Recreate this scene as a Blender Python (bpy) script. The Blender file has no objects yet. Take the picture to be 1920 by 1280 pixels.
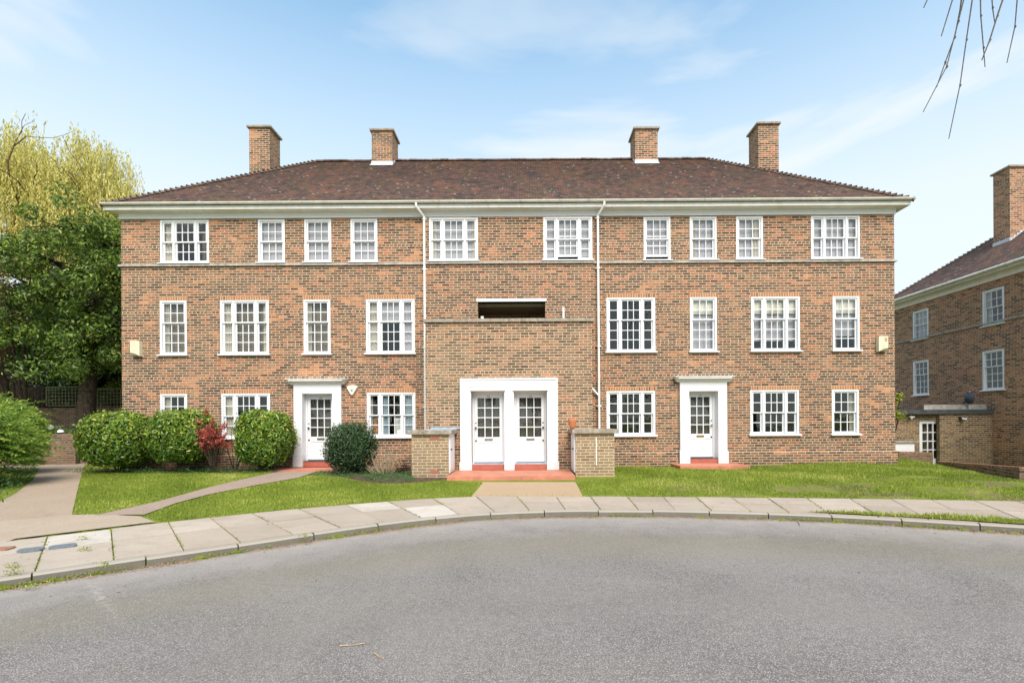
import bpy, bmesh, math, random
import numpy as np
from mathutils import Vector, Matrix
random.seed(7); rng = np.random.default_rng(11)
R = math.radians
scene = bpy.context.scene
COL = scene.collection
F = 930.0; CX = 985.0; CY = 793.0; TH = 0.0066; EYE = 1.6
YF = 15.0                                   # distance of the front wall

def ray(px, py):
    a = px-CX; b = CY-py; c = math.cos(TH); s = math.sin(TH)
    return (a*c+b*s)/F, (-a*s+b*c)/F
def G(px, py, z):
    a, b = ray(px, py); D = (z-EYE)/b
    return (a*D, D)
def PT(px, py, D):
    a, b = ray(px, py); return (a*D, D, EYE+b*D)
def FX(px, py=640, D=YF): return ray(px, py)[0]*D

# ------------------------------------------------------------------ objects
def link(o, parent=None):
    COL.objects.link(o)
    if parent is not None: o.parent = parent
    return o
def tag(o, label=None, cat=None, group=None, kind=None):
    if label: o['label'] = label
    if cat: o['category'] = cat
    if group: o['group'] = group
    if kind: o['kind'] = kind
    return o
def empty(name, loc, label=None, cat=None, group=None):
    o = bpy.data.objects.new(name, None); o.location = loc; o.empty_display_size = 0.2
    COL.objects.link(o); tag(o, label, cat, group); return o
def fix(o):                                  # meshes are written in world space; undo the Empty's offset
    if o.parent is not None and o.parent.type == 'EMPTY':
        o.matrix_parent_inverse = Matrix.Translation(-Vector(o.parent.location))

class MB:
    def __init__(s): s.v = []; s.f = []; s.uv = {}; s.mi = []
    def add(s, vs, fs, m=0, uvs=None):
        n = len(s.v); s.v += [tuple(p) for p in vs]
        for i, f in enumerate(fs):
            if uvs: s.uv[len(s.f)] = uvs[i]
            s.f.append(tuple(n+k for k in f)); s.mi.append(m)
        return s
    def quad(s, a, b, c, d, m=0, uv=None): return s.add([a, b, c, d], [(0, 1, 2, 3)], m, [uv] if uv else None)
    def box(s, x0, x1, y0, y1, z0, z1, m=0):
        v = [(x0,y0,z0),(x1,y0,z0),(x1,y1,z0),(x0,y1,z0),(x0,y0,z1),(x1,y0,z1),(x1,y1,z1),(x0,y1,z1)]
        return s.add(v, [(0,3,2,1),(4,5,6,7),(0,1,5,4),(1,2,6,5),(2,3,7,6),(3,0,4,7)], m)
    def obox(s, p0, p1, w, z0, z1, m=0):      # box along a ground line p0-p1 of width w
        d = Vector((p1[0]-p0[0], p1[1]-p0[1])).normalized(); n = Vector((-d.y, d.x))*(w/2)
        za, zb = z1 if isinstance(z1, tuple) else (z1, z1)
        q = [(p0[0]-n.x,p0[1]-n.y),(p1[0]-n.x,p1[1]-n.y),(p1[0]+n.x,p1[1]+n.y),(p0[0]+n.x,p0[1]+n.y)]
        v = [(x,y,z0) for x,y in q]+[(x,y,z_) for (x,y),z_ in zip(q, (za, zb, zb, za))]
        return s.add(v, [(0,3,2,1),(4,5,6,7),(0,1,5,4),(1,2,6,5),(2,3,7,6),(3,0,4,7)], m)
    def tube(s, pts, r, n=8, cap=True, m=0):
        pts = [Vector(p) for p in pts]; k = len(pts)
        rs = r if isinstance(r, (list, tuple)) else [r]*k
        rings = []; prev = None
        for i, p in enumerate(pts):
            t = (pts[min(i+1,k-1)]-pts[max(i-1,0)]).normalized()
            if prev is None:
                a = Vector((0,0,1)) if abs(t.z) < .9 else Vector((1,0,0))
                u = t.cross(a).normalized()
            else:
                u = (prev - t*prev.dot(t)).normalized()
            prev = u; w = t.cross(u)
            rings.append([p+(u*math.cos(2*math.pi*j/n)+w*math.sin(2*math.pi*j/n))*rs[i] for j in range(n)])
        vs = [q for ring in rings for q in ring]; fs = []
        for i in range(k-1):
            for j in range(n):
                fs.append((i*n+j, i*n+(j+1)%n, (i+1)*n+(j+1)%n, (i+1)*n+j))
        if cap:
            vs = vs+rings[0]+rings[-1]; b = k*n; fs.append(tuple(range(b, b+n))[::-1]); fs.append(tuple(range(b+n, b+2*n)))
        return s.add(vs, fs, m)
    def lathe(s, cx, cy, prof, n=24, m=0):
        vs = [(cx+r*math.cos(2*math.pi*j/n), cy+r*math.sin(2*math.pi*j/n), z) for r, z in prof for j in range(n)]
        fs = [(i*n+j, i*n+(j+1)%n, (i+1)*n+(j+1)%n, (i+1)*n+j) for i in range(len(prof)-1) for j in range(n)]
        return s.add(vs, fs, m)
    def extrude(s, prof, x0, x1, m=0):        # profile of (y,z) swept along x
        n = len(prof)
        vs = [(x0,y,z) for y,z in prof]+[(x1,y,z) for y,z in prof]
        fs = [(i,(i+1)%n,n+(i+1)%n,n+i) for i in range(n)]+[tuple(range(n))[::-1], tuple(range(n,2*n))]
        return s.add(vs, fs, m)
    def build(s, name, mats, parent=None, smooth=False, bevel=0):
        me = bpy.data.meshes.new(name); me.from_pydata(s.v, [], s.f)
        if not isinstance(mats, (list, tuple)): mats = [mats]
        for m in mats: me.materials.append(m)
        me.polygons.foreach_set('material_index', s.mi)
        if s.uv:
            ul = me.uv_layers.new(name='UVMap')
            for p in me.polygons:
                if p.index in s.uv:
                    for k, li in enumerate(p.loop_indices): ul.data[li].uv = s.uv[p.index][k]
        bm = bmesh.new(); bm.from_mesh(me); bmesh.ops.recalc_face_normals(bm, faces=bm.faces) if not s.uv else None
        if bevel: bmesh.ops.bevel(bm, geom=[e for e in bm.edges if e.calc_face_angle(0) > .5], offset=bevel, segments=2, affect='EDGES', profile=.6)
        bm.to_mesh(me); bm.free()
        if smooth: me.polygons.foreach_set('use_smooth', [True]*len(me.polygons))
        me.update()
        o = bpy.data.objects.new(name, me); link(o, parent); fix(o); return o

def npmesh(name, V, Fc, mat, parent=None, attr=None, nv=4, smooth=False):
    """V (n,3) verts, Fc (m,nv) faces; quick build; attr = per-vertex float"""
    me = bpy.data.meshes.new(name); m = len(Fc)
    me.vertices.add(len(V)); me.vertices.foreach_set('co', np.asarray(V, np.float32).ravel())
    me.loops.add(m*nv); me.loops.foreach_set('vertex_index', np.asarray(Fc, np.int32).ravel())
    me.polygons.add(m); me.polygons.foreach_set('loop_start', np.arange(0, m*nv, nv, dtype=np.int32))
    me.polygons.foreach_set('loop_total', np.full(m, nv, np.int32))
    me.polygons.foreach_set('use_smooth', np.full(m, bool(smooth)))
    if attr is not None:
        a = me.attributes.new('v', 'FLOAT', 'POINT'); a.data.foreach_set('value', np.asarray(attr, np.float32))
    me.update(calc_edges=True); me.validate()
    me.materials.append(mat)
    o = bpy.data.objects.new(name, me); link(o, parent); fix(o); return o

# ------------------------------------------------------------------ materials
class NT:
    def __init__(s, name, rough=.8, spec=.3):
        s.m = bpy.data.materials.new(name); s.m.use_nodes = True
        s.t = s.m.node_tree; s.n = s.t.nodes; s.b = s.n['Principled BSDF']
        s.b.inputs['Roughness'].default_value = rough
        s.b.inputs['Specular IOR Level'].default_value = spec
    def set(s, inp, x):
        if hasattr(x, 'links') or isinstance(x, bpy.types.NodeSocket): s.t.links.new(x, inp)
        elif x is not None:
            if isinstance(x, (tuple, list)) and len(x) == 3 and inp.type == 'RGBA': x = (*x, 1)
            inp.default_value = x
    def math(s, op, a, b=None, c=None, clamp=False):
        n = s.n.new('ShaderNodeMath'); n.operation = op; n.use_clamp = clamp
        s.set(n.inputs[0], a); s.set(n.inputs[1], b) if b is not None else None
        if c is not None: s.set(n.inputs[2], c)
        return n.outputs[0]
    def mix(s, f, a, b, mode='MIX'):
        n = s.n.new('ShaderNodeMix'); n.data_type = 'RGBA'; n.blend_type = mode
        s.set(n.inputs[0], f); s.set(n.inputs[6], a); s.set(n.inputs[7], b); return n.outputs[2]
    def noise(s, vec, scale, detail=3, rough=.55, dist=0):
        n = s.n.new('ShaderNodeTexNoise'); s.set(n.inputs['Vector'], vec)
        n.inputs['Scale'].default_value = scale; n.inputs['Detail'].default_value = detail
        n.inputs['Roughness'].default_value = rough; n.inputs['Distortion'].default_value = dist
        return n.outputs['Fac']
    def voro(s, vec, scale, feat='F1', out='Distance'):
        n = s.n.new('ShaderNodeTexVoronoi'); n.feature = feat; s.set(n.inputs['Vector'], vec)
        n.inputs['Scale'].default_value = scale; return n.outputs[out]
    def ramp(s, f, stops, mode='LINEAR'):
        n = s.n.new('ShaderNodeValToRGB'); n.color_ramp.interpolation = mode
        e = n.color_ramp.elements
        while len(e) < len(stops): e.new(.5)
        for i, (p, c) in enumerate(stops):
            e[i].position = p; e[i].color = (*c, 1) if len(c) == 3 else c
        s.set(n.inputs[0], f); return n.outputs[0]
    def rng(s, f, a, b, c=0, d=1):
        n = s.n.new('ShaderNodeMapRange'); s.set(n.inputs[0], f)
        for i, v in enumerate((a, b, c, d)): n.inputs[i+1].default_value = v
        return n.outputs[0]
    def geo(s, out='Position'): return s.n.new('ShaderNodeNewGeometry').outputs[out]
    def obj(s): return s.n.new('ShaderNodeTexCoord').outputs['Object']
    def uv(s): return s.n.new('ShaderNodeTexCoord').outputs['UV']
    def sep(s, v): n = s.n.new('ShaderNodeSeparateXYZ'); s.set(n.inputs[0], v); return n.outputs
    def comb(s, x, y, z=0.0):
        n = s.n.new('ShaderNodeCombineXYZ'); s.set(n.inputs[0], x); s.set(n.inputs[1], y); s.set(n.inputs[2], z); return n.outputs[0]
    def vmul(s, v, k):
        n = s.n.new('ShaderNodeVectorMath'); n.operation = 'MULTIPLY'; s.set(n.inputs[0], v); n.inputs[1].default_value = k; return n.outputs[0]
    def white(s, vec, out='Value'):
        n = s.n.new('ShaderNodeTexWhiteNoise'); n.noise_dimensions = '3D'; s.set(n.inputs['Vector'], vec); return n.outputs[out]
    def attr(s, name='v'):
        n = s.n.new('ShaderNodeAttribute'); n.attribute_name = name; return n.outputs['Fac']
    def bump(s, h, dist=.01, strength=1):
        n = s.n.new('ShaderNodeBump'); n.inputs['Distance'].default_value = dist; n.inputs['Strength'].default_value = strength
        s.set(n.inputs['Height'], h); s.t.links.new(n.outputs[0], s.b.inputs['Normal'])
    def color(s, c): s.set(s.b.inputs['Base Color'], c); return s

def plain(name, c, rough=.6, spec=.3, var=.08, scale=6, bump=0, metal=0, dirt=None):
    t = NT(name, rough, spec); P = t.geo()
    n = t.noise(P, scale, 5, .6)
    lo = tuple(x*(1-var*2) for x in c); hi = tuple(min(1, x*(1+var)) for x in c)
    col = t.ramp(n, [(.3, lo), (.65, hi)])
    if dirt:
        d = t.rng(t.noise(t.vmul(P, (1, 1, .25)), 5, 5, .65), .55, .75)
        col = t.mix(t.math('MULTIPLY', d, dirt[1]), col, dirt[0])
    t.color(col); t.b.inputs['Metallic'].default_value = metal
    if bump: t.bump(t.noise(P, 60, 4), bump)
    return t.m

def brick_mat(name, stops, mortar, cluster=.55, bw=.235, bh=.0765, jw=.0085, grime=(.30,.27,.20), grime_amt=.25, soldier=False, dark=1.0, patch=.55):
    t = NT(name, .88, .15); P = t.geo(); N = t.geo('True Normal')
    px, py, pz = t.sep(P)[0:3]; nx = t.sep(N)[0]
    side = t.math('GREATER_THAN', t.math('ABSOLUTE', nx), .6)
    u = t.math('ADD', t.math('MULTIPLY', py, side), t.math('MULTIPLY', px, t.math('SUBTRACT', 1.0, side)))
    if soldier:
        row = t.math('MULTIPLY', 0.0, pz); w = .076
        uo = t.math('DIVIDE', u, w); fv = None
    else:
        r0 = t.math('DIVIDE', pz, bh); row = t.math('FLOOR', r0)
        head = t.math('LESS_THAN', t.math('FLOORED_MODULO', row, 13.0), .5)
        w = t.math('SUBTRACT', bw, t.math('MULTIPLY', head, bw/2))
        uo = t.math('ADD', t.math('DIVIDE', u, w), t.math('ADD', t.math('MULTIPLY', row, .5), t.math('MULTIPLY', t.white(t.comb(row, 3.0)), .12)))
        fv = t.math('MULTIPLY', t.math('FRACT', r0), bh)
    col = t.math('FLOOR', uo); fu = t.math('MULTIPLY', t.math('FRACT', uo), w)
    du = t.math('MINIMUM', fu, t.math('SUBTRACT', w, fu))
    d = du if soldier else t.math('MINIMUM', du, t.math('MINIMUM', fv, t.math('SUBTRACT', bh, fv)))
    d = t.math('ADD', d, t.math('MULTIPLY', t.math('SUBTRACT', t.noise(P, 55, 3), .5), .007))
    mask = t.rng(d, jw*.75, jw*1.35)           # 1 = brick
    rv = t.white(t.comb(col, row, side))
    big = t.math('SUBTRACT', t.noise(t.vmul(P, (.9, .9, 1.6)), .9, 3, .55), .5)
    rv2 = t.math('ADD', rv, t.math('MULTIPLY', big, cluster), clamp=True)
    bc = t.ramp(rv2, [(p, tuple(x*dark for x in c)) for p, c in stops])
    rv3 = t.white(t.comb(row, col, 9.0))
    fine = t.noise(P, 38, 4, .7)
    bc = t.mix(t.rng(fine, .3, .75, 0, .55), bc, t.mix(.5, bc, (.07, .055, .045)))
    bc = t.mix(t.rng(rv3, 0, 1, 0, .35), bc, t.mix(.5, bc, (.42, .30, .19)))
    mc = t.mix(t.noise(P, 3.5, 5, .7), tuple(x*.72*dark for x in mortar), tuple(min(1, x*1.2)*dark for x in mortar))
    c = t.mix(mask, mc, bc)
    pt = t.rng(t.math('ADD', t.noise(t.vmul(P, (1, 1, 1.9)), 1.35, 4, .6), t.math('MULTIPLY', rv, .07)), .60, .70, 0, patch)
    c = t.mix(pt, c, t.mix(rv, (.42, .165, .08), (.58, .32, .18)))
    g = t.rng(t.noise(t.vmul(P, (1.3, 1.3, .45)), .8, 6, .65), .48, .78, 0, grime_amt)
    c = t.mix(g, c, t.mix(.5, c, grime))
    st = t.math('MULTIPLY', t.rng(t.noise(t.vmul(P, (4.5, 4.5, .28)), 1, 4, .7), .54, .70), .32)
    c = t.mix(st, c, t.mix(.35, c, (.05, .04, .035), 'MIX'))
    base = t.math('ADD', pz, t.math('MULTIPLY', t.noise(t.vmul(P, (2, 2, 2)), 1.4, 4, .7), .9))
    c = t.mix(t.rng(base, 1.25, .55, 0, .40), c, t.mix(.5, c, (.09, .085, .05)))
    t.color(c)
    t.bump(t.math('ADD', mask, t.math('MULTIPLY', fine, .5)), .006, .8)
    return t.m

DK = (.060,.044,.033); BR = (.18,.085,.048); RD = (.34,.090,.042); OR = (.50,.20,.090); TN = (.30,.19,.092); OL = (.16,.125,.07)
M = {}
M['brick'] = brick_mat('brick', [(0,(.048,.034,.029)),(.24,(.075,.048,.037)),(.44,(.135,.078,.050)),(.62,(.18,.102,.062)),(.74,(.22,.132,.078)),(.84,(.27,.098,.055)),(.93,(.35,.135,.075)),(1,(.42,.145,.072))], (.60,.42,.285), cluster=.5)
M['bay'] = brick_mat('bay_brick', [(0,(.065,.052,.042)),(.3,(.11,.08,.055)),(.5,(.19,.12,.08)),(.7,(.26,.17,.11)),(.88,(.31,.175,.11)),(1,(.38,.15,.085))], (.62,.435,.285), cluster=.4, grime=(.36,.30,.19), grime_amt=.4, patch=.3)
M['bin'] = brick_mat('stock_brick', [(0,(.21,.15,.10)),(.3,(.28,.20,.125)),(.6,(.34,.25,.15)),(.85,(.30,.20,.125)),(1,(.22,.13,.09))], (.63,.48,.32), cluster=.3, patch=0, grime=(.30,.25,.16), grime_amt=.3, bw=.24, bh=.0765)
M['brick_r'] = brick_mat('red_brown_brick', [(0,DK),(.2,(.11,.065,.05)),(.4,(.26,.125,.075)),(.6,(.34,.16,.095)),(.8,(.40,.19,.105)),(1,(.47,.23,.13))], (.60,.43,.29), grime=(.06,.05,.04), grime_amt=.4, patch=.1)
M['brick_ext'] = brick_mat('olive_brick', [(0,DK),(.3,(.12,.08,.055)),(.6,(.20,.13,.08)),(.85,(.25,.165,.085)),(1,(.28,.15,.08))], (.48,.36,.23), grime=(.08,.07,.04), grime_amt=.5, patch=0)
M['brick_wall'] = brick_mat('garden_brick', [(0,DK),(.3,(.11,.06,.045)),(.6,(.17,.09,.06)),(1,(.25,.13,.08))], (.28,.22,.16), grime=(.05,.05,.035), grime_amt=.6, patch=0)
M['soldier'] = brick_mat('lintel_brick', [(0,BR),(.3,OR),(.6,(.42,.17,.08)),(1,OR)], (.62,.46,.29), soldier=True, patch=0)
def whitepaint():
    t = NT('white_paint', .42, .35); P = t.geo(); z = t.sep(P)[2]
    c = t.mix(t.noise(P, 3, 4), (.70,.70,.715), (.75,.75,.765))
    d = t.rng(t.math('ADD', z, t.math('MULTIPLY', t.noise(P, 6, 5, .7), .55)), .95, .55, 0, .35); c = t.mix(d, c, (.50,.45,.38))
    s_ = t.rng(t.noise(t.vmul(P, (9, 9, .8)), 1, 5, .7), .58, .72, 0, .25); c = t.mix(s_, c, (.60,.57,.52))
    t.color(c); t.bump(t.noise(P, 22, 4), .0015); return t.m
M['white'] = whitepaint()
M['white_old'] = plain('weathered_white_paint', (.76,.74,.71), .5, .3, .05, 4, dirt=((.42,.36,.25), .35))
M['pipe'] = plain('pipe_paint', (.80,.77,.74), .45, .3, .04, 4)
M['soffit'] = plain('soffit_paint', (.74,.70,.63), .6, .2, .05, 4)
M['gutter'] = plain('gutter_plastic', (.72,.70,.63), .5, .3, .08, 3, dirt=((.22,.19,.14), .7))
M['stone'] = plain('string_stone', (.40,.37,.33), .85, .2, .16, 7, .004, dirt=((.17,.15,.12), .7))
M['coping'] = plain('coping_stone', (.34,.29,.23), .9, .2, .2, 9, .006, dirt=((.10,.09,.06), .7))
M['lead'] = plain('lead_sheet', (.36,.42,.50), .55, .4, .12, 5)
M['leadw'] = plain('pale_lead_flashing', (.52,.56,.60), .6, .4, .08, 9)
M['felt'] = plain('roof_felt', (.07,.075,.085), .8, .2, .15, 5)
M['redpaint'] = plain('red_step_paint', (.52,.20,.125), .6, .25, .12, 4, .002, dirt=((.36,.19,.13), .7))
M['redriser'] = plain('dark_red_paint', (.40,.115,.08), .45, .35, .08, 6)
M['black'] = plain('black_iron', (.015,.015,.017), .4, .5)
M['steel'] = plain('steel', (.33,.33,.32), .35, .5, metal=.8)
M['brass'] = plain('brass', (.45,.30,.12), .35, .5, metal=.9)
M['cream'] = plain('cream_plastic', (.72,.64,.46), .5, .4, .06, 10, dirt=((.45,.36,.2), .4))
M['creamw'] = plain('pale_plastic', (.68,.67,.58), .45, .4, .05, 10)
M['brownp'] = plain('box_underside', (.20,.17,.10), .7)
M['orangep'] = plain('orange_sticker', (.65,.25,.07), .6)
M['greyp'] = plain('grey_sticker', (.20,.2,.2), .6)
M['terra'] = plain('terracotta', (.56,.20,.09), .75, .2, .12, 10, .002)
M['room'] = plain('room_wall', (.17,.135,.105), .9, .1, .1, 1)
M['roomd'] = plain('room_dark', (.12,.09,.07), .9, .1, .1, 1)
M['box_white'] = plain('white_card', (.78,.77,.74), .7)
M['book'] = plain('books', (.42,.22,.12), .8, var=.6, scale=16)
M['dish'] = plain('dish_mesh', (.05,.06,.075), .6)
M['wood'] = plain('trellis_wood', (.20,.19,.12), .85, .1, .2, 10)
M['fence'] = plain('dark_fence', (.045,.04,.03), .9, .1, .25, 6)
M['bark'] = plain('bark', (.055,.042,.032), .95, .1, .35, 9, .02)
M['barkl'] = plain('willow_bark', (.17,.12,.06), .95, .1, .3, 9, .01)
M['twig'] = plain('grey_twig', (.12,.10,.085), .8, .2, .25, 30)
M['stick'] = plain('dry_stick', (.42,.31,.21), .9, .1, .2, 40)
M['soil'] = plain('soil', (.13,.085,.06), .95, .1, .3, 9, .02)
M['iron'] = plain('cast_iron', (.17,.19,.21), .5, .5, .15, 30, .003)
M['rust'] = plain('rusty_iron', (.33,.17,.11), .8, .2, .3, 25, .003)
M['glassw'] = plain('opal_glass', (.8,.8,.78), .2, .5)

def glass(name, tint=(.96,.97,.96), k=1.0):
    m = bpy.data.materials.new(name); m.use_nodes = True; t = m.node_tree; n = t.nodes; n.clear()
    out = n.new('ShaderNodeOutputMaterial'); mx = n.new('ShaderNodeMixShader')
    tr = n.new('ShaderNodeBsdfTransparent'); tr.inputs[0].default_value = (*tint, 1)
    gl = n.new('ShaderNodeBsdfGlossy'); gl.inputs['Roughness'].default_value = .015
    def mth(op, a, b=None):                      # Schlick reflectance, the same from both faces of the pane
        q = n.new('ShaderNodeMath'); q.operation = op; q.use_clamp = op == 'MULTIPLY'
        for i_, v_ in enumerate((a, b)):
            if v_ is None: continue
            if isinstance(v_, float): q.inputs[i_].default_value = v_
            else: t.links.new(v_, q.inputs[i_])
        return q.outputs[0]
    gg = n.new('ShaderNodeNewGeometry'); dt = n.new('ShaderNodeVectorMath'); dt.operation = 'DOT_PRODUCT'
    t.links.new(gg.outputs['Normal'], dt.inputs[0]); t.links.new(gg.outputs['Incoming'], dt.inputs[1])
    sch = mth('POWER', mth('SUBTRACT', 1.0, mth('ABSOLUTE', dt.outputs['Value'])), 5.0)
    fac = mth('MULTIPLY', mth('ADD', mth('MULTIPLY', sch, .93), .070), 1.15*k)
    bp = n.new('ShaderNodeBump'); nz = n.new('ShaderNodeTexNoise'); nz.inputs['Scale'].default_value = 2.3
    g = n.new('ShaderNodeNewGeometry'); t.links.new(g.outputs['Position'], nz.inputs['Vector'])
    bp.inputs['Distance'].default_value = .02; bp.inputs['Strength'].default_value = .22
    t.links.new(nz.outputs[0], bp.inputs['Height']); t.links.new(bp.outputs[0], gl.inputs['Normal'])
    t.links.new(fac, mx.inputs[0])
    t.links.new(tr.outputs[0], mx.inputs[1]); t.links.new(gl.outputs[0], mx.inputs[2]); t.links.new(mx.outputs[0], out.inputs[0])
    return m
M['glass'] = glass('window_glass')

def cloth(name, c, sheer=0.0, stripe=.12):
    t = NT(name, .95, .05); P = t.geo(); x = t.sep(P)[0]
    st = t.math('ADD', .5, t.math('MULTIPLY', .5, t.math('SINE', t.math('MULTIPLY', x, 170.0))))
    col = t.mix(t.math('MULTIPLY', st, stripe*3), c, tuple(v*.6 for v in c)); t.color(col)
    if sheer:
        mx = t.n.new('ShaderNodeMixShader'); tr = t.n.new('ShaderNodeBsdfTransparent'); out = t.n['Material Output']
        mx.inputs[0].default_value = sheer
        t.t.links.new(t.b.outputs[0], mx.inputs[1]); t.t.links.new(tr.outputs[0], mx.inputs[2]); t.t.links.new(mx.outputs[0], out.inputs[0])
    return t.m
M['net'] = cloth('net_curtain', (.39,.375,.405), .0, .05)
M['drape'] = cloth('pale_drape', (.50,.46,.39))
M['brown_net'] = cloth('brown_net', (.20,.16,.12), .10)
M['blue'] = cloth('blue_drape', (.33,.42,.47), 0, .2)
M['blind'] = cloth('roller_blind', (.62,.59,.50), 0, .02)
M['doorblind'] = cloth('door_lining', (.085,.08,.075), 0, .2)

def leafmat(name, stops, trans=.25, rough=.45, spec=.4):
    t = NT(name, rough, spec); c = t.ramp(t.attr(), stops); t.color(c)
    if trans:
        mx = t.n.new('ShaderNodeMixShader'); tl = t.n.new('ShaderNodeBsdfTranslucent'); out = t.n['Material Output']
        t.set(tl.inputs[0], t.mix(.5, c, (.25,.30,.03), 'MIX')); mx.inputs[0].default_value = trans
        t.t.links.new(t.b.outputs[0], mx.inputs[1]); t.t.links.new(tl.outputs[0], mx.inputs[2]); t.t.links.new(mx.outputs[0], out.inputs[0])
    return t.m
M['laurel'] = leafmat('laurel_leaf', [(0,(.025,.065,.010)),(.38,(.09,.18,.018)),(.68,(.22,.32,.032)),(.9,(.42,.46,.07)),(1,(.62,.52,.12))], .2, .32, .5)
M['darkleaf'] = leafmat('camellia_leaf', [(0,(.012,.034,.011)),(.5,(.028,.066,.020)),(.9,(.065,.13,.035)),(1,(.16,.23,.09))], .12, .35, .5)
M['tree'] = leafmat('evergreen_leaf', [(0,(.028,.062,.012)),(.42,(.10,.175,.025)),(.75,(.24,.32,.045)),(1,(.48,.50,.10))], .2, .4, .4)
M['willow'] = leafmat('willow_leaf', [(0,(.38,.33,.07)),(.5,(.64,.56,.16)),(1,(.82,.72,.32))], .35, .6, .2)
M['juniper'] = leafmat('juniper_leaf', [(0,(.03,.075,.014)),(.5,(.13,.24,.035)),(.9,(.34,.46,.07)),(1,(.48,.55,.12))], .25, .55, .3)
M['red'] = leafmat('red_leaf', [(0,(.10,.10,.03)),(.25,(.25,.05,.04)),(.6,(.58,.085,.085)),(1,(.78,.26,.20))], .25)
M['darkred'] = leafmat('purple_leaf', [(0,(.05,.015,.015)),(.6,(.12,.035,.03)),(1,(.22,.08,.05))], .2)
M['ivy'] = leafmat('groundcover_leaf', [(0,(.02,.06,.02)),(.6,(.06,.15,.04)),(1,(.16,.26,.08))], .2)
M['yellowleaf'] = leafmat('yellow_green_leaf', [(0,(.15,.2,.02)),(.6,(.35,.4,.04)),(1,(.6,.6,.1))], .35)
M['grass'] = leafmat('grass_blade', [(0,(.12,.165,.024)),(.5,(.25,.325,.042)),(.85,(.41,.44,.08)),(1,(.60,.52,.20))], .3, .6, .2)
M['dead'] = leafmat('dead_leaf', [(0,(.20,.11,.06)),(.5,(.38,.24,.13)),(1,(.52,.38,.22))], .0, .9, .1)

def asphalt():
    t = NT('asphalt', .88, .25); P = t.geo()
    P = t.vmul(P, (1, 1, 0))
    cell = t.white(t.vmul(t.voro(P, 105, 'F1', 'Position'), (31, 17, 1)))
    dist = t.voro(P, 105)
    stone = t.ramp(cell, [(0,(.15,.126,.11)),(.4,(.325,.28,.252)),(.8,(.49,.43,.39)),(.95,(.60,.54,.50)),(1,(.68,.65,.62))])
    c = t.mix(t.rng(dist, .25, .6), stone, (.09,.084,.08))
    med = t.noise(P, 14, 5, .7); c = t.mix(t.rng(med, .3, .7, .0, .28), c, (.43,.375,.345))
    big = t.noise(P, .55, 6, .62, .6)
    c = t.mix(t.rng(big, .35, .75, 0, .35), c, (.43,.38,.345))
    b2 = t.noise(t.vmul(P, (.5, 1.1, 0)), .42, 4, .6, .8)
    c = t.mix(t.rng(b2, .48, .70, 0, .30), c, (.29,.25,.19))
    # dusty, pale strip by the kerb (attribute written on the sheet)
    dk = t.attr('v'); k = t.math('SUBTRACT', 1.0, t.math('DIVIDE', dk, 2.0), clamp=True)
    dn = t.math('ADD', dk, t.math('MULTIPLY', t.math('SUBTRACT', t.noise(P, .8, 4, .6), .5), 1.3))
    band = t.math('MULTIPLY', t.rng(dn, 1.0, 1.6), t.rng(dn, 2.9, 2.1)); c = t.mix(t.math('MULTIPLY', band, .38), c, (.28,.24,.165))
    band2 = t.math('MULTIPLY', t.rng(dn, 3.6, 3.9), t.rng(dn, 4.7, 4.3)); c = t.mix(t.math('MULTIPLY', band2, .22), c, (.25,.22,.20))
    kn = t.math('ADD', k, t.math('MULTIPLY', t.math('SUBTRACT', t.noise(P, 2.2, 5, .7), .5), .9))
    c = t.mix(t.rng(kn, .25, 1.1, 0, .8), c, (.44,.385,.345))
    kd = t.math('ADD', k, t.math('MULTIPLY', t.math('SUBTRACT', t.noise(P, 9, 5, .75), .5), .35))
    c = t.mix(t.rng(kd, .88, 1.03, 0, .9), c, (.33,.215,.13))
    sp = t.rng(t.voro(P, 7), .02, .045); spn = t.math('MULTIPLY', t.math('SUBTRACT', 1.0, sp), t.rng(t.noise(P, 1.1, 2), .5, .6))
    c = t.mix(t.math('MULTIPLY', spn, .6), c, (.5,.48,.43))
    sp2 = t.math('SUBTRACT', 1.0, t.rng(t.voro(P, 4.3), .012, .03))
    c = t.mix(t.math('MULTIPLY', sp2, .8), c, (.10,.07,.05))
    cr = t.voro(t.mix(.06, P, t.comb(t.noise(P, 2.5, 4), t.noise(P, 2.1, 4), 0.0)), .55, 'DISTANCE_TO_EDGE')
    crm = t.math('MULTIPLY', t.rng(cr, .006, .0025), t.rng(t.noise(P, .5, 3), .59, .66))
    c = t.mix(t.math('MULTIPLY', crm, .5), c, (.10,.09,.085))
    # chalky scrape near the left kerb
    x, y = t.sep(P)[0:2]
    q = t.math('ABSOLUTE', t.math('SUBTRACT', y, t.math('ADD', t.math('MULTIPLY', x, -.9), 1.05)))
    lim = t.math('MULTIPLY', t.rng(x, -4.6, -4.35), t.rng(x, -3.2, -3.9))
    scr = t.math('MULTIPLY', t.math('MULTIPLY', t.rng(q, .09, .0), lim), t.rng(t.noise(P, 13, 5, .75), .46, .6))
    c = t.mix(t.math('MULTIPLY', scr, .55), c, (.56,.50,.45))
    t.color(c); t.bump(t.math('ADD', t.math('MULTIPLY', t.rng(dist, .6, .1), .8), t.math('MULTIPLY', cell, .5)), .006, .9)
    return t.m
M['asphalt'] = asphalt()

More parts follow.
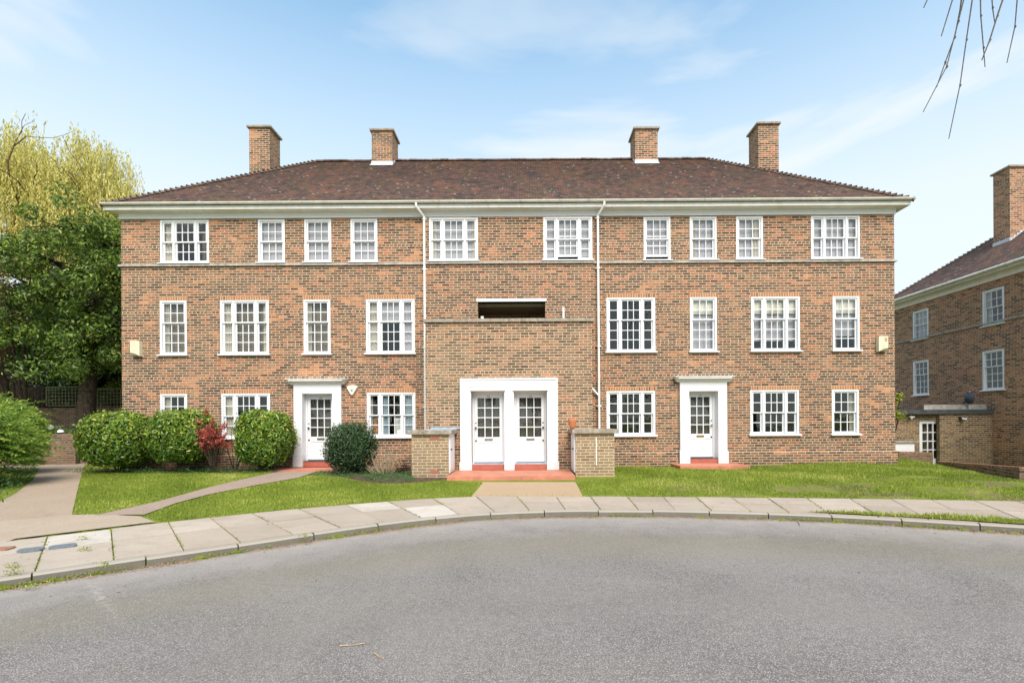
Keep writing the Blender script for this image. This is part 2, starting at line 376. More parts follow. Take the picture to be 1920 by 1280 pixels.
def slab():
    t = NT('paving_slab', .85, .2); P = t.geo()
    v = t.attr('v'); c = t.ramp(v, [(0,(.38,.305,.24)),(.5,(.48,.39,.31)),(.85,(.56,.465,.38)),(1,(.62,.55,.475))])
    n = t.noise(P, 1.8, 6, .65, .4); c = t.mix(t.rng(n, .35, .7, 0, .4), c, (.36,.29,.235))
    f = t.noise(P, 70, 4, .7); c = t.mix(t.rng(f, .35, .7, 0, .35), c, (.24,.21,.18))
    g = t.rng(t.noise(P, 3.1, 6, .7), .55, .75, 0, .5); c = t.mix(g, c, (.25,.22,.13))
    gg = t.rng(t.noise(P, .8, 6, .7, .6), .48, .62, 0, .45); c = t.mix(gg, c, (.33,.265,.21)); d2 = t.math('SUBTRACT', 1.0, t.rng(t.voro(P, 6.5), .03, .07)); c = t.mix(t.math('MULTIPLY', d2, .5), c, (.14,.12,.10))
    t.color(c); t.bump(f, .003); return t.m
M['slab'] = slab()
def concrete(name, c0, c1, spots=.3):
    t = NT(name, .9, .2); P = t.geo()
    c = t.mix(t.noise(P, .9, 6, .65, .5), c0, c1)
    cell = t.white(t.vmul(t.voro(P, 75, 'F1', 'Position'), (31, 17, 5)))
    c = t.mix(t.math('MULTIPLY', cell, spots), c, tuple(x*.45 for x in c0))
    g = t.rng(t.noise(P, 2.3, 6, .7), .60, .76, 0, .45); c = t.mix(g, c, (.16,.12,.085))
    t.color(c); t.bump(cell, .004); return t.m
M['apron'] = concrete('buff_concrete', (.40,.305,.225), (.52,.41,.31))
M['path'] = concrete('path_gravel', (.36,.265,.19), (.50,.385,.285), .35)
M['path2'] = concrete('pinkish_path', (.32,.23,.18), (.45,.34,.27), .35)
M['tanpath'] = concrete('tan_concrete', (.42,.285,.175), (.50,.36,.235), .12)
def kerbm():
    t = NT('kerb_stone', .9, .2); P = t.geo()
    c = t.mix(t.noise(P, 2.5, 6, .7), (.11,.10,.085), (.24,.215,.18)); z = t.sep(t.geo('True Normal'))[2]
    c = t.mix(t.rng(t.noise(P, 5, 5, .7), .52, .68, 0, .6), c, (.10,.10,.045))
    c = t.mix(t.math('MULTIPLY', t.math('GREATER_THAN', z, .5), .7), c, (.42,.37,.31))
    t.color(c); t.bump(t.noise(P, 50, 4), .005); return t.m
M['kerb'] = kerbm()
def groundm():
    t = NT('lawn_turf', .95, .1); P = t.geo()
    c = t.ramp(t.noise(P, 1.1, 6, .65, .4), [(.3,(.15,.19,.025)),(.5,(.24,.285,.034)),(.72,(.35,.36,.07))])
    c = t.mix(t.rng(t.noise(P, 26, 5, .75), .35, .7, 0, .75), c, (.055,.085,.018))
    x, y = t.sep(P)[0:2]
    bare = t.math('MULTIPLY', t.rng(t.noise(t.vmul(P, (.7, 1.3, 1)), 1.6, 5, .7), .50, .60), t.math('MULTIPLY', t.rng(x, 1.5, 5), t.rng(y, 11.6, 10.6)))
    c = t.mix(t.math('MULTIPLY', bare, .85), c, (.22,.155,.10))
    t.color(c); t.bump(t.noise(P, 40, 5, .7), .03); return t.m
M['turf'] = groundm()

def tile_mat():
    t = NT('roof_tile', .85, .25); U = t.sep(t.uv()); P = t.geo()
    row = t.math('FLOOR', t.math('ADD', U[1], .001)); uo = t.math('ADD', t.math('DIVIDE', U[0], .165), t.math('MULTIPLY', row, .5))
    col = t.math('FLOOR', uo); fu = t.math('FRACT', uo)
    rv = t.white(t.comb(col, row, 2.0))
    big = t.math('SUBTRACT', t.noise(P, .55, 4, .6), .5)
    c = t.ramp(t.math('ADD', rv, t.math('MULTIPLY', big, .9), clamp=True),
               [(0,(.125,.095,.092)),(.3,(.185,.132,.122)),(.55,(.23,.152,.135)),(.8,(.275,.16,.132)),(1,(.34,.18,.125))])
    gap = t.math('LESS_THAN', fu, .07); c = t.mix(t.math('MULTIPLY', gap, .7), c, (.035,.026,.024))
    mo = t.rng(t.noise(P, 1.3, 6, .7, .5), .50, .72, 0, .6); c = t.mix(mo, c, (.19,.17,.085)); c = t.mix(t.rng(t.noise(t.vmul(P, (1.6, .35, .35)), 1.2, 5, .7), .52, .7, 0, .4), c, (.30,.16,.115))
    li = t.math('MULTIPLY', t.math('SUBTRACT', 1.0, t.rng(t.voro(P, 3.6), .13, .20)), t.rng(t.noise(P, 9, 4, .7), .38, .5))
    c = t.mix(t.math('MULTIPLY', li, .8), c, (.52,.50,.42))
    c = t.mix(t.rng(t.noise(P, 25, 4, .7), .4, .7, 0, .4), c, (.05,.04,.035))
    t.color(c); t.bump(t.math('ADD', rv, t.math('MULTIPLY', gap, -1.5)), .012); return t.m
M['tile'] = tile_mat()
M['ridge'] = plain('ridge_tile', (.135,.088,.072), .85, .2, .3, 8, .01, dirt=((.33,.32,.22), .6))
M['ridge'].name = 'ridge_tile'
# ------------------------------------------------------------------ camera, light, sky
cam = bpy.data.cameras.new('camera'); co = bpy.data.objects.new('camera', cam); COL.objects.link(co)
cam.sensor_width = 36; cam.lens = F/1920*36; cam.clip_end = 2000; cam.clip_start = .05
cam.shift_x = -(CX-960)/1920; cam.shift_y = (CY-640)/1920
co.location = (0, 0, EYE); co.rotation_euler = (R(90), TH, 0); scene.camera = co

SEL, SAZ = 48, 168                            # sun elevation; direction from +Y clockwise
sd = Vector((math.sin(R(SAZ))*math.cos(R(SEL)), math.cos(R(SAZ))*math.cos(R(SEL)), math.sin(R(SEL))))
sl = bpy.data.lights.new('sun', 'SUN'); sl.energy = 3.1; sl.angle = R(40); sl.color = (1, .885, .77)
so = bpy.data.objects.new('sun', sl); COL.objects.link(so); so.rotation_euler = sd.to_track_quat('Z', 'Y').to_euler()

w = bpy.data.worlds.new('World'); scene.world = w; w.use_nodes = True; t = w.node_tree; n = t.nodes
bg = n['Background']; sky = n.new('ShaderNodeTexSky'); sky.sky_type = 'NISHITA'; sky.sun_disc = False
sky.sun_elevation = R(SEL); sky.sun_rotation = R(SAZ); sky.air_density = 1.0; sky.dust_density = .6; sky.ozone_density = 1.5
tc = n.new('ShaderNodeTexCoord'); mp = n.new('ShaderNodeMapping'); mp.inputs['Scale'].default_value = (1, 1, 3.4)
mp.inputs['Location'].default_value = (2.2, 1.5, 1.16)
t.links.new(tc.outputs['Generated'], mp.inputs[0])
nz = n.new('ShaderNodeTexNoise'); nz.inputs['Scale'].default_value = 2.0; nz.inputs['Detail'].default_value = 5
nz.inputs['Roughness'].default_value = .52; nz.inputs['Distortion'].default_value = .35
t.links.new(mp.outputs[0], nz.inputs['Vector'])
rp = n.new('ShaderNodeMapRange'); rp.interpolation_type = 'SMOOTHSTEP'
rp.inputs[1].default_value = .38; rp.inputs[2].default_value = .74; rp.inputs[3].default_value = .12; rp.inputs[4].default_value = .92
t.links.new(nz.outputs[0], rp.inputs[0])
sp = n.new('ShaderNodeSeparateXYZ'); t.links.new(tc.outputs['Generated'], sp.inputs[0])
hz = n.new('ShaderNodeMapRange'); hz.inputs[1].default_value = .66; hz.inputs[2].default_value = .34; hz.inputs[3].default_value = .10; hz.inputs[4].default_value = .86
t.links.new(sp.outputs[2], hz.inputs[0])
hi = n.new('ShaderNodeMapRange'); hi.inputs[1].default_value = .70; hi.inputs[2].default_value = .56; hi.inputs[3].default_value = .25; hi.inputs[4].default_value = 1
t.links.new(sp.outputs[2], hi.inputs[0]); hm = n.new('ShaderNodeMath'); hm.operation = 'MULTIPLY'; t.links.new(rp.outputs[0], hm.inputs[0]); t.links.new(hi.outputs[0], hm.inputs[1])
ad = n.new('ShaderNodeMath'); ad.operation = 'MAXIMUM'; t.links.new(hm.outputs[0], ad.inputs[0]); t.links.new(hz.outputs[0], ad.inputs[1])
ga = n.new('ShaderNodeMix'); ga.data_type = 'RGBA'; ga.blend_type = 'MULTIPLY'; ga.inputs[0].default_value = 1
SKYG = (1.40, 2.05, 1.92); CLD = (5.6, 5.9, 6.05)
ga.inputs[7].default_value = (*SKYG, 1); t.links.new(sky.outputs[0], ga.inputs[6])
mx = n.new('ShaderNodeMix'); mx.data_type = 'RGBA'; t.links.new(ad.outputs[0], mx.inputs[0]); t.links.new(ga.outputs[2], mx.inputs[6])
mx.inputs[7].default_value = (*CLD, 1); t.links.new(mx.outputs[2], bg.inputs[0]); bg.inputs[1].default_value = .1
scene.view_settings.view_transform = 'Standard'; scene.view_settings.look = 'None'; scene.view_settings.exposure = .76; scene.view_settings.gamma = 1

# ------------------------------------------------------------------ ground
def curve(px_pts, z, ext):
    p = [G(a, b, z) for a, b in px_pts]; p = sorted(p+ext)
    xs = np.array([q[0] for q in p]); ys = np.array([q[1] for q in p])
    X = np.arange(-60, 60, .1); Y = np.interp(X, xs, ys)
    k = np.ones(13)/13; Yp = np.pad(Y, 6, mode='edge'); Y = np.convolve(Yp, k, 'valid')
    return lambda x: np.interp(x, X, Y)
K = curve([(0,1105),(200,1073),(290,1059),(460,1035),(600,1011),(740,991),(860,977),(1000,969),(1170,967.5),(1300,969.5),(1500,975),(1700,986),(1920,1001)], 0,
          [(-7.4,3.0),(-9.5,1.0),(-13,-2.2),(-22,-8),(-60,-20),(9,5.9),(12,4.2),(16,1.2),(24,-5),(60,-20)])
BK = curve([(30,1012),(160,996),(275,982),(440,964),(560,952),(700,941),(800,933.5),(885,929),(1090,929),(1400,931.5),(1700,935),(1920,938)], .115,
          [(-8.6,4.6),(-11,2.6),(-15,-.8),(-25,-7),(-60,-17),(11.5,8.2),(15,6.4),(19,3.6),(27,-3),(60,-17)])
def sm(x): x = np.clip(x, 0, 1); return x*x*(3-2*x)
def T(x, y):
    x = np.asarray(x, float); y = np.asarray(y, float)
    k = K(x); b = BK(x)
    h = np.where(y < k+.06, -.03, .085)
    l = sm((y-b)/np.maximum(14.6-b, 1.5))*.15
    rb = sm((x-1.5)/4)
    bank = sm((y-b)/1.3)*(.125+.11*sm((x-6.2)/3)-.05*sm((x-9)/2))
    l = l*(1-rb)+np.maximum(bank, l)*rb
    l = np.where(y > b, l, 0)
    # ground drops beyond the garden wall at the right, rises at the back left
    xw = 11.35+(y-11.25)*.395
    l = l-(.22*sm((x-xw+.7)/.5)+1.2*sm((x-xw-.15)/.3))*np.where(y > b, 1, 0)*sm((y-9.2)/1.2)
    l = l+.95*sm((-14.4-x)/.5)*sm((y-18.3-.3*sm((-16-x)/1))/.5)+.25*sm((-14.0-x)/2)*sm((y-19)/1)
    l = l+.45*sm((-13.1-(y-12.7)*.65-x)/1.2)*sm((15-y)/2)*sm((y-b-2)/2)
    bumpy = .02*np.sin(x*2.1+y*1.3)*np.sin(y*1.7-x*.6)*(y > b+.3)*(y < 14.5)*rb
    return h+np.where(y > b, .03, 0)*sm((y-b)/.1)+l+bumpy

def axis(lo, hi, step, far):
    a = list(np.arange(lo, hi+1e-6, step)); k = hi; s = step
    while k < far: s *= 1.35; k += s; a.append(k)
    k = lo; s = step; pre = []
    while k > -far: s *= 1.35; k -= s; pre.append(k)
    return np.array(pre[::-1]+a)
ax = axis(-26, 22, .25, 600); ay = axis(-4, 24, .12, 600)
GX, GY = np.meshgrid(ax, ay); Z = T(GX, GY)
V = np.stack([GX, GY, Z], -1).reshape(-1, 3); nx = len(ax); ny = len(ay)
i = np.arange((nx-1)*(ny-1)); r = i//(nx-1); c = i % (nx-1); a = r*nx+c
g = npmesh('ground', V, np.stack([a, a+1, a+nx+1, a+nx], -1), M['turf'], smooth=True); tag(g, kind='structure')

def ptsin(poly, x, y):
    ins = np.zeros(len(x), bool); n = len(poly); j = n-1
    for i in range(n):
        xi, yi = poly[i]; xj, yj = poly[j]
        cnd = ((yi > y) != (yj > y)) & (x < (xj-xi)*(y-yi)/(yj-yi+1e-12)+xi)
        ins ^= cnd; j = i
    return ins
def U(px, py):
    z = .15
    for _ in range(12): x, y = G(px, py, z); z = .5*z+.5*float(T(x, y))
    return (x, y)
def sheet(name, poly, off, mat, step=.25, zf=None):
    bm = bmesh.new(); vs = [bm.verts.new((x, y, 0)) for x, y in poly]; bm.faces.new(vs)
    x0 = min(p[0] for p in poly); x1 = max(p[0] for p in poly); y0 = min(p[1] for p in poly); y1 = max(p[1] for p in poly)
    for ax_, lo, hi in ((0, x0, x1), (1, y0, y1)):
        k = math.floor(lo/step)*step+step
        while k < hi:
            co_ = (k, 0, 0) if ax_ == 0 else (0, k, 0); no = (1, 0, 0) if ax_ == 0 else (0, 1, 0)
            bmesh.ops.bisect_plane(bm, geom=bm.verts[:]+bm.edges[:]+bm.faces[:], plane_co=co_, plane_no=no); k += step
    bmesh.ops.recalc_face_normals(bm, faces=bm.faces)
    for v in bm.verts: v.co.z = (float(T(v.co.x, v.co.y)) if zf is None else zf(v.co.x, v.co.y))+off
    if sum(f.normal.z for f in bm.faces) < 0: bmesh.ops.reverse_faces(bm, faces=bm.faces)
    me = bpy.data.meshes.new(name); bm.to_mesh(me); bm.free(); me.materials.append(mat)
    o = bpy.data.objects.new(name, me); link(o); tag(o, kind='structure'); return o

# road: strips that stop at the kerb line
xs = np.concatenate([np.arange(-40, -12, 1.0), np.arange(-12, 14, .15), np.arange(14, 40, 1.0)])
Vr = []; At = []
offs = [0, .03, .08, .15, .3, .5, .9, 1.5, 2.5, 4, 8, 20, 45]
for x in xs:
    k = float(K(x))+.03
    for o_ in offs: Vr.append((x, k-o_, 0.0)); At.append(o_)
m_ = len(offs); Fr = [(i*m_+j+1, (i+1)*m_+j+1, (i+1)*m_+j, i*m_+j) for i in range(len(xs)-1) for j in range(m_-1)]
tag(npmesh('road', Vr, Fr, M['asphalt'], attr=At), kind='structure')

# arc-length stations along the kerb
X_ = np.arange(-14, 15, .02); Y_ = K(X_); S_ = np.concatenate([[0], np.cumsum(np.hypot(np.diff(X_), np.diff(Y_)))])
def kst(s):
    x = float(np.interp(s, S_, X_)); y = float(np.interp(s, S_, Y_))
    x2 = float(np.interp(s+.4, S_, X_)); y2 = float(np.interp(s+.4, S_, Y_)); x1 = float(np.interp(s-.4, S_, X_)); y1 = float(np.interp(s-.4, S_, Y_))
    t_ = Vector((x2-x1, y2-y1)).normalized(); return Vector((x, y)), t_, Vector((-t_.y, t_.x))
kb = MB(); s = 0.0; L_ = .92
while s < S_[-1]-1:
    jz = random.uniform(-.006, .006); q = []
    for e in (s+.008, s+L_*.5, s+L_-.008):
        p, t_, n_ = kst(e); q.append((p, n_))
    for (pa, na), (pb, nb) in zip(q, q[1:]):
        a0 = pa; a1 = pa+na*.12; b0 = pb; b1 = pb+nb*.12; zt = .10+jz
        c0 = pa+na*.02; d0 = pb+nb*.02
        kb.quad((a0.x,a0.y,-.05),(b0.x,b0.y,-.05),(b0.x,b0.y,zt-.02),(a0.x,a0.y,zt-.02))
        kb.quad((a0.x,a0.y,zt-.02),(b0.x,b0.y,zt-.02),(d0.x,d0.y,zt),(c0.x,c0.y,zt))
        kb.quad((c0.x,c0.y,zt),(d0.x,d0.y,zt),(b1.x,b1.y,zt),(a1.x,a1.y,zt))
    (pa, na), (pb, nb) = q[0], q[-1]
    for p_, n_ in ((pa, na), (pb, nb)):
        e_ = p_+n_*.12; kb.quad((p_.x,p_.y,-.05),(e_.x,e_.y,-.05),(e_.x,e_.y,.10+jz),(p_.x,p_.y,.10+jz-.02))
    s += L_
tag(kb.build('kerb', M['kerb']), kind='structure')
def backd(p, n_):
    lo, hi = .2, 6.0
    for _ in range(30):
        md = (lo+hi)/2; q = p+n_*md
        if q.y > float(BK(q.x)): hi = md
        else: lo = md
    return lo
# paving slabs, two rows
SV = []; SF = []; SA = []; s = 0.3
def slabq(pts, z, a_):
    n0 = len(SV); c = Vector((sum(p.x for p in pts)/4, sum(p.y for p in pts)/4))
    tx, ty = random.uniform(-.004, .004), random.uniform(-.004, .004)
    for p in pts: SV.append((p.x, p.y, z+(p.x-c.x)*tx+(p.y-c.y)*ty))
    for p in pts: SV.append((p.x, p.y, z-.05))
    SF.append((n0, n0+1, n0+2, n0+3))
    for i in range(4): SF.append((n0+i, n0+4+i, n0+4+(i+1) % 4, n0+(i+1) % 4))
    SA.extend([a_]*8)
JS = []
while s < S_[-1]-2:
    JS.append(s); ln = .62*random.uniform(.94, 1.06)
    (p0, _, n0_), (p1, _, n1_) = kst(s+.007), kst(s+ln-.007)
    d0, d1 = backd(p0, n0_), backd(p1, n1_)
    x_ = p0.x
    for (f0, f1) in ((.125, .52), (.535, None)):
        def pt(p, n_, d, f): return p+n_*(d if f is None else (.125 if f == .125 else .125+(d-.125)*f))
        q = [pt(p0,n0_,d0,f0), pt(p1,n1_,d1,f0), pt(p1,n1_,d1,f1), pt(p0,n0_,d0,f1)]
        av = min(.84, max(0, random.gauss(.45, .2)))
        if random.random() < .07: av = 1.0
        slabq([q[0], q[1], q[2], q[3]], min(.112, .108+random.uniform(-.004, .004)), av)
    s += ln
tag(npmesh('pavement', SV, SF, M['slab'], attr=SA), kind='structure')

# paths
tag(sheet('front_path', [U(906,904),U(1079,904),U(1085,915),(G(1093,930,.12)),(G(884,930,.12))], .012, M['tanpath']), kind='structure')
pl = [U(134,966),U(145,920),U(155,884),U(158,868),U(80,866),U(74,878),U(62,900),U(30,925),U(-10,946),U(-140,990),U(-140,1040),U(0,1020)]
apron = [U(-160,1010),U(0,977),U(60,973),U(135,966),U(200,965),U(262,969),U(292,980),U(275,983.5),U(160,997.5),U(30,1013.5),U(-60,1030),U(-200,1055)]
tag(sheet('side_path', [U(134,968),U(145,920),U(155,884),U(160,868),(-15.6,17.5),(-20,17.5),(-18,16.3),U(74,878),U(62,900),U(30,925),U(-10,946),U(-160,1008),U(0,979)], .008, M['path']), kind='structure')
tag(sheet('forecourt', apron, .014, M['apron']), kind='structure')
diag = [U(178,967),U(300,940),U(400,912),U(470,896),U(520,885),U(596,884),U(560,896),U(470,912),U(390,928),U(330,944),U(270,966),U(230,966)]
tag(sheet('garden_path', diag, .016, M['path2']), kind='structure')
bedL = [U(158,880),U(300,885),U(420,886),U(520,884),U(545,876),(-7.0,15.2),(-13.3,15.4),(-13.8,15.0)]
bedR = [U(577,890),U(640,893),U(690,905),U(740,907),U(790,903),U(836,899),(-1.9,15.1),(-5.4,15.1),(-5.4,14.2)]
tag(sheet('flower_bed', bedL, .006, M['soil']), kind='structure')
tag(sheet('flower_bed', bedR, .006, M['soil']), kind='structure')
def strip_poly(px_pts): return [U(a, b) for a, b in px_pts]

# grass blades
lawnA = [U(137,965),U(147,920),U(156,882),U(300,885),U(420,886),U(520,884),U(470,895),U(400,911),U(300,938.5),U(190,962)]
lawnB = [U(272,968),U(330,945),U(390,929),U(470,913),U(560,897),U(600,890),U(690,906),U(740,908),U(836,902),U(905,905),U(884,928.5),U(800,932),U(700,940),U(560,951),U(440,963),U(300,978)]
lawnC = [U(1081,904),U(1155,896),(2.35,14.9),(11.3,14.8),(11.6,17),(13.6,17.2),(12.9,15.2),(11.2,11.0),(11.0,9.6)]+[(x, float(BK(x))+.03) for x in (10.6,10,9,8,7,6,5,4,3,2,1.2)]
verge = [(x, float(K(x))+.17) for x in np.arange(4.2, 13.6, .4)]+[(x, float(K(x))+.17+min(.55, max(0, (x-4.2)*.16))+.06*math.sin(x*5)) for x in np.arange(13.4, 4.3, -.4)]
sheet('verge', verge, 0, M['turf'], zf=lambda x, y: .124)
def blades(name, polys, dens, hmin, hmax, z=None, bias=0.0):
    P = []
    for poly in polys:
        x0 = min(p[0] for p in poly); x1 = max(p[0] for p in poly); y0 = min(p[1] for p in poly); y1 = max(p[1] for p in poly)
        n_ = int((x1-x0)*(y1-y0)*dens); x = rng.uniform(x0, x1, n_); y = rng.uniform(y0, y1, n_); k = ptsin(poly, x, y)
        P.append(np.stack([x[k], y[k]], -1))
    P = np.concatenate(P); n_ = len(P); zz = T(P[:, 0], P[:, 1]) if z is None else np.full(n_, z)
    x, y = P[:, 0], P[:, 1]
    pat = np.sin(x*1.7+np.sin(y*2.3)*1.5)*np.sin(y*2.9+np.cos(x*1.1)*2)*.5+np.sin(x*6.1+y*4.2)*np.sin(y*7.7-x*3)*.35
    bare = ((np.sin(x*2.3+1)*np.sin(y*5.1+x) > np.where(x > 6, .12, .35)) & (x > 3) & (y < 11.2) & (y > 9))
    keep = rng.random(n_) > bare*.93
    x, y, zz, pat = x[keep], y[keep], zz[keep], pat[keep]; n_ = len(x); x = x+rng.normal(0, .018, n_); y = y+rng.normal(0, .018, n_)
    h = rng.uniform(hmin, hmax, n_)*np.clip(1+.75*pat, .3, 2); a_ = rng.uniform(0, 2*np.pi, n_); wd = rng.uniform(.005, .010, n_)
    ln = rng.uniform(.2, .9, n_)*h; b_ = rng.uniform(0, 2*np.pi, n_)
    V = np.empty((n_, 3, 3)); V[:, 0] = np.stack([x-np.cos(a_)*wd, y-np.sin(a_)*wd, zz-.003], -1); V[:, 1] = np.stack([x+np.cos(a_)*wd, y+np.sin(a_)*wd, zz-.003], -1)
    V[:, 2] = np.stack([x+np.cos(b_)*ln, y+np.sin(b_)*ln, zz+h], -1)
    pb = np.sin(x*.9+2)*np.sin(y*1.4+x*.5)+.5*np.sin(x*3.1+y*2)
    v = np.clip(rng.normal(.43+bias, .2, n_)+pat*.27+pb*.20, 0, 1)
    return npmesh(name, V.reshape(-1, 3), np.arange(n_*3).reshape(-1, 3), M['grass'], attr=np.repeat(v, 3), nv=3)
tag(blades('grass', [lawnA, lawnB], 1500, .018, .045), 'short bright green lawn grass left of the front steps', 'grass', kind='stuff')
tag(blades('grass', [lawnC], 1150, .02, .058, bias=.03), 'uneven mossy grass on the bank right of the front steps', 'grass', kind='stuff')
tag(blades('grass', [verge], 1800, .03, .07, z=.12, bias=.1), 'narrow strip of grass between kerb and pavement', 'grass', kind='stuff')

# ------------------------------------------------------------------ the main building
BX0, BX1, CB0, CB1 = -12.19, 11.19, -3.03, 2.08
YC = YF-.05                                  # middle section stands 5 cm proud
YB = YF-1.17                                 # entrance block
bld = empty('apartment_building', (-.5, YF, .33), 'long three-storey brown brick apartment block with white sash windows and hipped tile roof', 'building')
ZT0, ZT1 = 6.47, 7.80; ZM0, ZM1 = 3.70, 5.37; ZG0, ZG1 = 1.17, 2.55
WW, WN = 1.47, .81
def cx_(x0, x1, y): return (FX(x0, y)+FX(x1, y))/2
wins = []                                    # (xc, width, z0, z1, rows, kind)
def addw(a, b, y, z0, z1, rows, kind):
    wide = (b-a) > 70; wins.append([cx_(a, b, y), WW if wide else WN, z0, z1, rows, kind])
for a, b, kd in ((302,390,'dark1'),(484,534,'net'),(571,621,'net'),(658,707,'net'),(805,897,'netd'),(1018,1111,'netopen'),(1207,1257,'netopen'),(1294,1343,'netl'),(1381,1430,'netr'),(1522,1611,'net')):
    addw(a, b, 455, ZT0, ZT1, (2, 2), kd)
for a, b, kd in ((301,349,'brown'),(413,504,'brown'),(569,620,'brown'),(686,778,'half'),(1137,1229,'empty'),(1294,1344,'blindnet'),(1409,1499,'blind'),(1562,1611,'blindl')):
    addw(a, b, 610, ZM0, ZM1, (2, 3), kd)
for a, b, kd in ((302,350,'darkl'),(416,506,'darkl'),(688,779,'blue'),(1137,1229,'empty'),(1407,1498,'empty'),(1560,1610,'emptyr')):
    addw(a, b, 780, ZG0, ZG1, (2, 2), kd)
for w_ in wins:                              # tidy the windows into real columns
    w_.append(YC if CB0 < w_[0] < CB1 else YF)

def panel(mb, x0, x1, z0, z1, y, holes, depth=.22):
    xs = sorted({x0, x1, *[h[0] for h in holes], *[h[1] for h in holes]}); zs = sorted({z0, z1, *[h[2] for h in holes], *[h[3] for h in holes]})
    for i in range(len(xs)-1):
        for j in range(len(zs)-1):
            mx_, mz = (xs[i]+xs[i+1])/2, (zs[j]+zs[j+1])/2
            if any(h[0] < mx_ < h[1] and h[2] < mz < h[3] for h in holes): continue
            mb.quad((xs[i],y,zs[j]),(xs[i+1],y,zs[j]),(xs[i+1],y,zs[j+1]),(xs[i],y,zs[j+1]))
    for a, b, c, d in holes:
        mb.quad((a,y,c),(a,y+depth,c),(a,y+depth,d),(a,y,d)); mb.quad((b,y,c),(b,y,d),(b,y+depth,d),(b,y+depth,c))
        mb.quad((a,y,d),(a,y+depth,d),(b,y+depth,d),(b,y,d)); mb.quad((a,y,c),(b,y,c),(b,y+depth,c),(a,y+depth,c))
ZW = 8.04; ZB = -.2
def holes_in(x0, x1): return [(w_[0]-w_[1]/2+.03, w_[0]+w_[1]/2-.03, w_[2]+.03, w_[3]-.03) for w_ in wins if x0 < w_[0] < x1]
DL = (-6.77, -5.77, .33, 2.56); DR = (4.87, 5.83, .33, 2.56)   # clear openings of the single doors
LOG = (FX(896,560), FX(1022,560), 4.50, 5.26)
wall = MB()
panel(wall, BX0, CB0, ZB, ZW, YF, holes_in(BX0, CB0)+[DL])
panel(wall, CB1, BX1, ZB, ZW, YF, holes_in(CB1, BX1)+[DR])
panel(wall, CB0, CB1, 4.4, ZW, YC, [h for h in holes_in(CB0, CB1)]+[LOG], .22)
wall.quad((CB0,YC,4.4),(CB0,YF,4.4),(CB0,YF,ZW),(CB0,YC,ZW)); wall.quad((CB1,YC,4.4),(CB1,YC,ZW),(CB1,YF,ZW),(CB1,YF,4.4))
YBK = YF+8.36
wall.quad((BX0,YF,ZB),(BX0,YF,ZW),(BX0,YBK,ZW),(BX0,YBK,ZB)); wall.quad((BX1,YF,ZB),(BX1,YBK,ZB),(BX1,YBK,ZW),(BX1,YF,ZW))
wall.quad((BX0,YBK,ZB),(BX0,YBK,ZW),(BX1,YBK,ZW),(BX1,YBK,ZB))
panel(wall, CB0, FX(797.7,640,YB)+.2, ZB, 4.4, YF, []); panel(wall, FX(1110,640,YB)-.2, CB1, ZB, 4.4, YF, [])
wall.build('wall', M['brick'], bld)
# plinth with splayed top, broken at doors and entrance block
def plinth(x0, x1):
    m = MB(); m.add([(x0,YF-.045,ZB),(x1,YF-.045,ZB),(x1,YF-.045,.66),(x0,YF-.045,.66),(x0,YF,.70),(x1,YF,.70),(x0,YF,ZB),(x1,YF,ZB)],
                    [(0,1,2,3),(3,2,5,4),(0,3,4,6),(1,7,5,2)]); return m
for a, b in ((BX0-.04,-7.0),(-5.5,-2.83),(1.9,4.6),(6.09,BX1+.045)):
    plinth(a, b).build('plinth', M['brick'], bld)
# rooms behind the glass
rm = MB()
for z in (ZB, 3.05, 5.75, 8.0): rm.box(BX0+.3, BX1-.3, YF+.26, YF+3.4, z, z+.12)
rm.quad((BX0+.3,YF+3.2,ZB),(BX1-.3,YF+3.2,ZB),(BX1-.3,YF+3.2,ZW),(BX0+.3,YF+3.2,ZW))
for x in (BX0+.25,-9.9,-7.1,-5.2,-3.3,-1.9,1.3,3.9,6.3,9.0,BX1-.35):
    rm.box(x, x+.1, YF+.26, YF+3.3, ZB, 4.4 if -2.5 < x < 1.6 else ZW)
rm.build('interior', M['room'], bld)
# recessed balcony opening
lg = MB(); a, b, c, d = LOG
lg.quad((a-.4,YF+1.3,3.9),(b+.6,YF+1.3,3.9),(b+.6,YF+1.3,d+.1),(a-.4,YF+1.3,d+.1))
lg.quad((a-.4,YC+.2,3.9),(a-.4,YF+1.3,3.9),(a-.4,YF+1.3,d+.1),(a-.4,YC+.2,d+.1)); lg.quad((b+.6,YC+.2,3.9),(b+.6,YC+.2,d+.1),(b+.6,YF+1.3,d+.1),(b+.6,YF+1.3,3.9))
lg.quad((a-.4,YC+.2,4.3),(b+.6,YC+.2,4.3),(b+.6,YF+1.3,4.3),(a-.4,YF+1.3,4.3))
lg.build('recess', M['brick'], bld)
m = MB(); m.box(a-.4, b+.6, YC+.221, YF+1.3, d-.10, d+.12); m.build('recess_ceiling', M['brownp'], bld)
m = MB(); m.box(a-.04, b+.04, YC-.03, YC+.219, d+.0, d+.085); m.build('lintel', M['white'], bld)
m = MB(); m.tube([(a+.15,YC+.1,4.30),(a+.12,YC+.1,4.84)], .05, 12); m.lathe(a+.24, YC+.09, [(0,4.64),(.035,4.65),(.05,4.69),(.035,4.73),(0,4.74)], 12); m.build('vent_pipe', M['white_old'], bld, True)
x = FX(1056, 580); m = MB(); m.box(x-.03, x+.03, YC-.05, YC-.002, 4.45, 5.08); m.build('overflow_pipe', M['white_old'], bld)

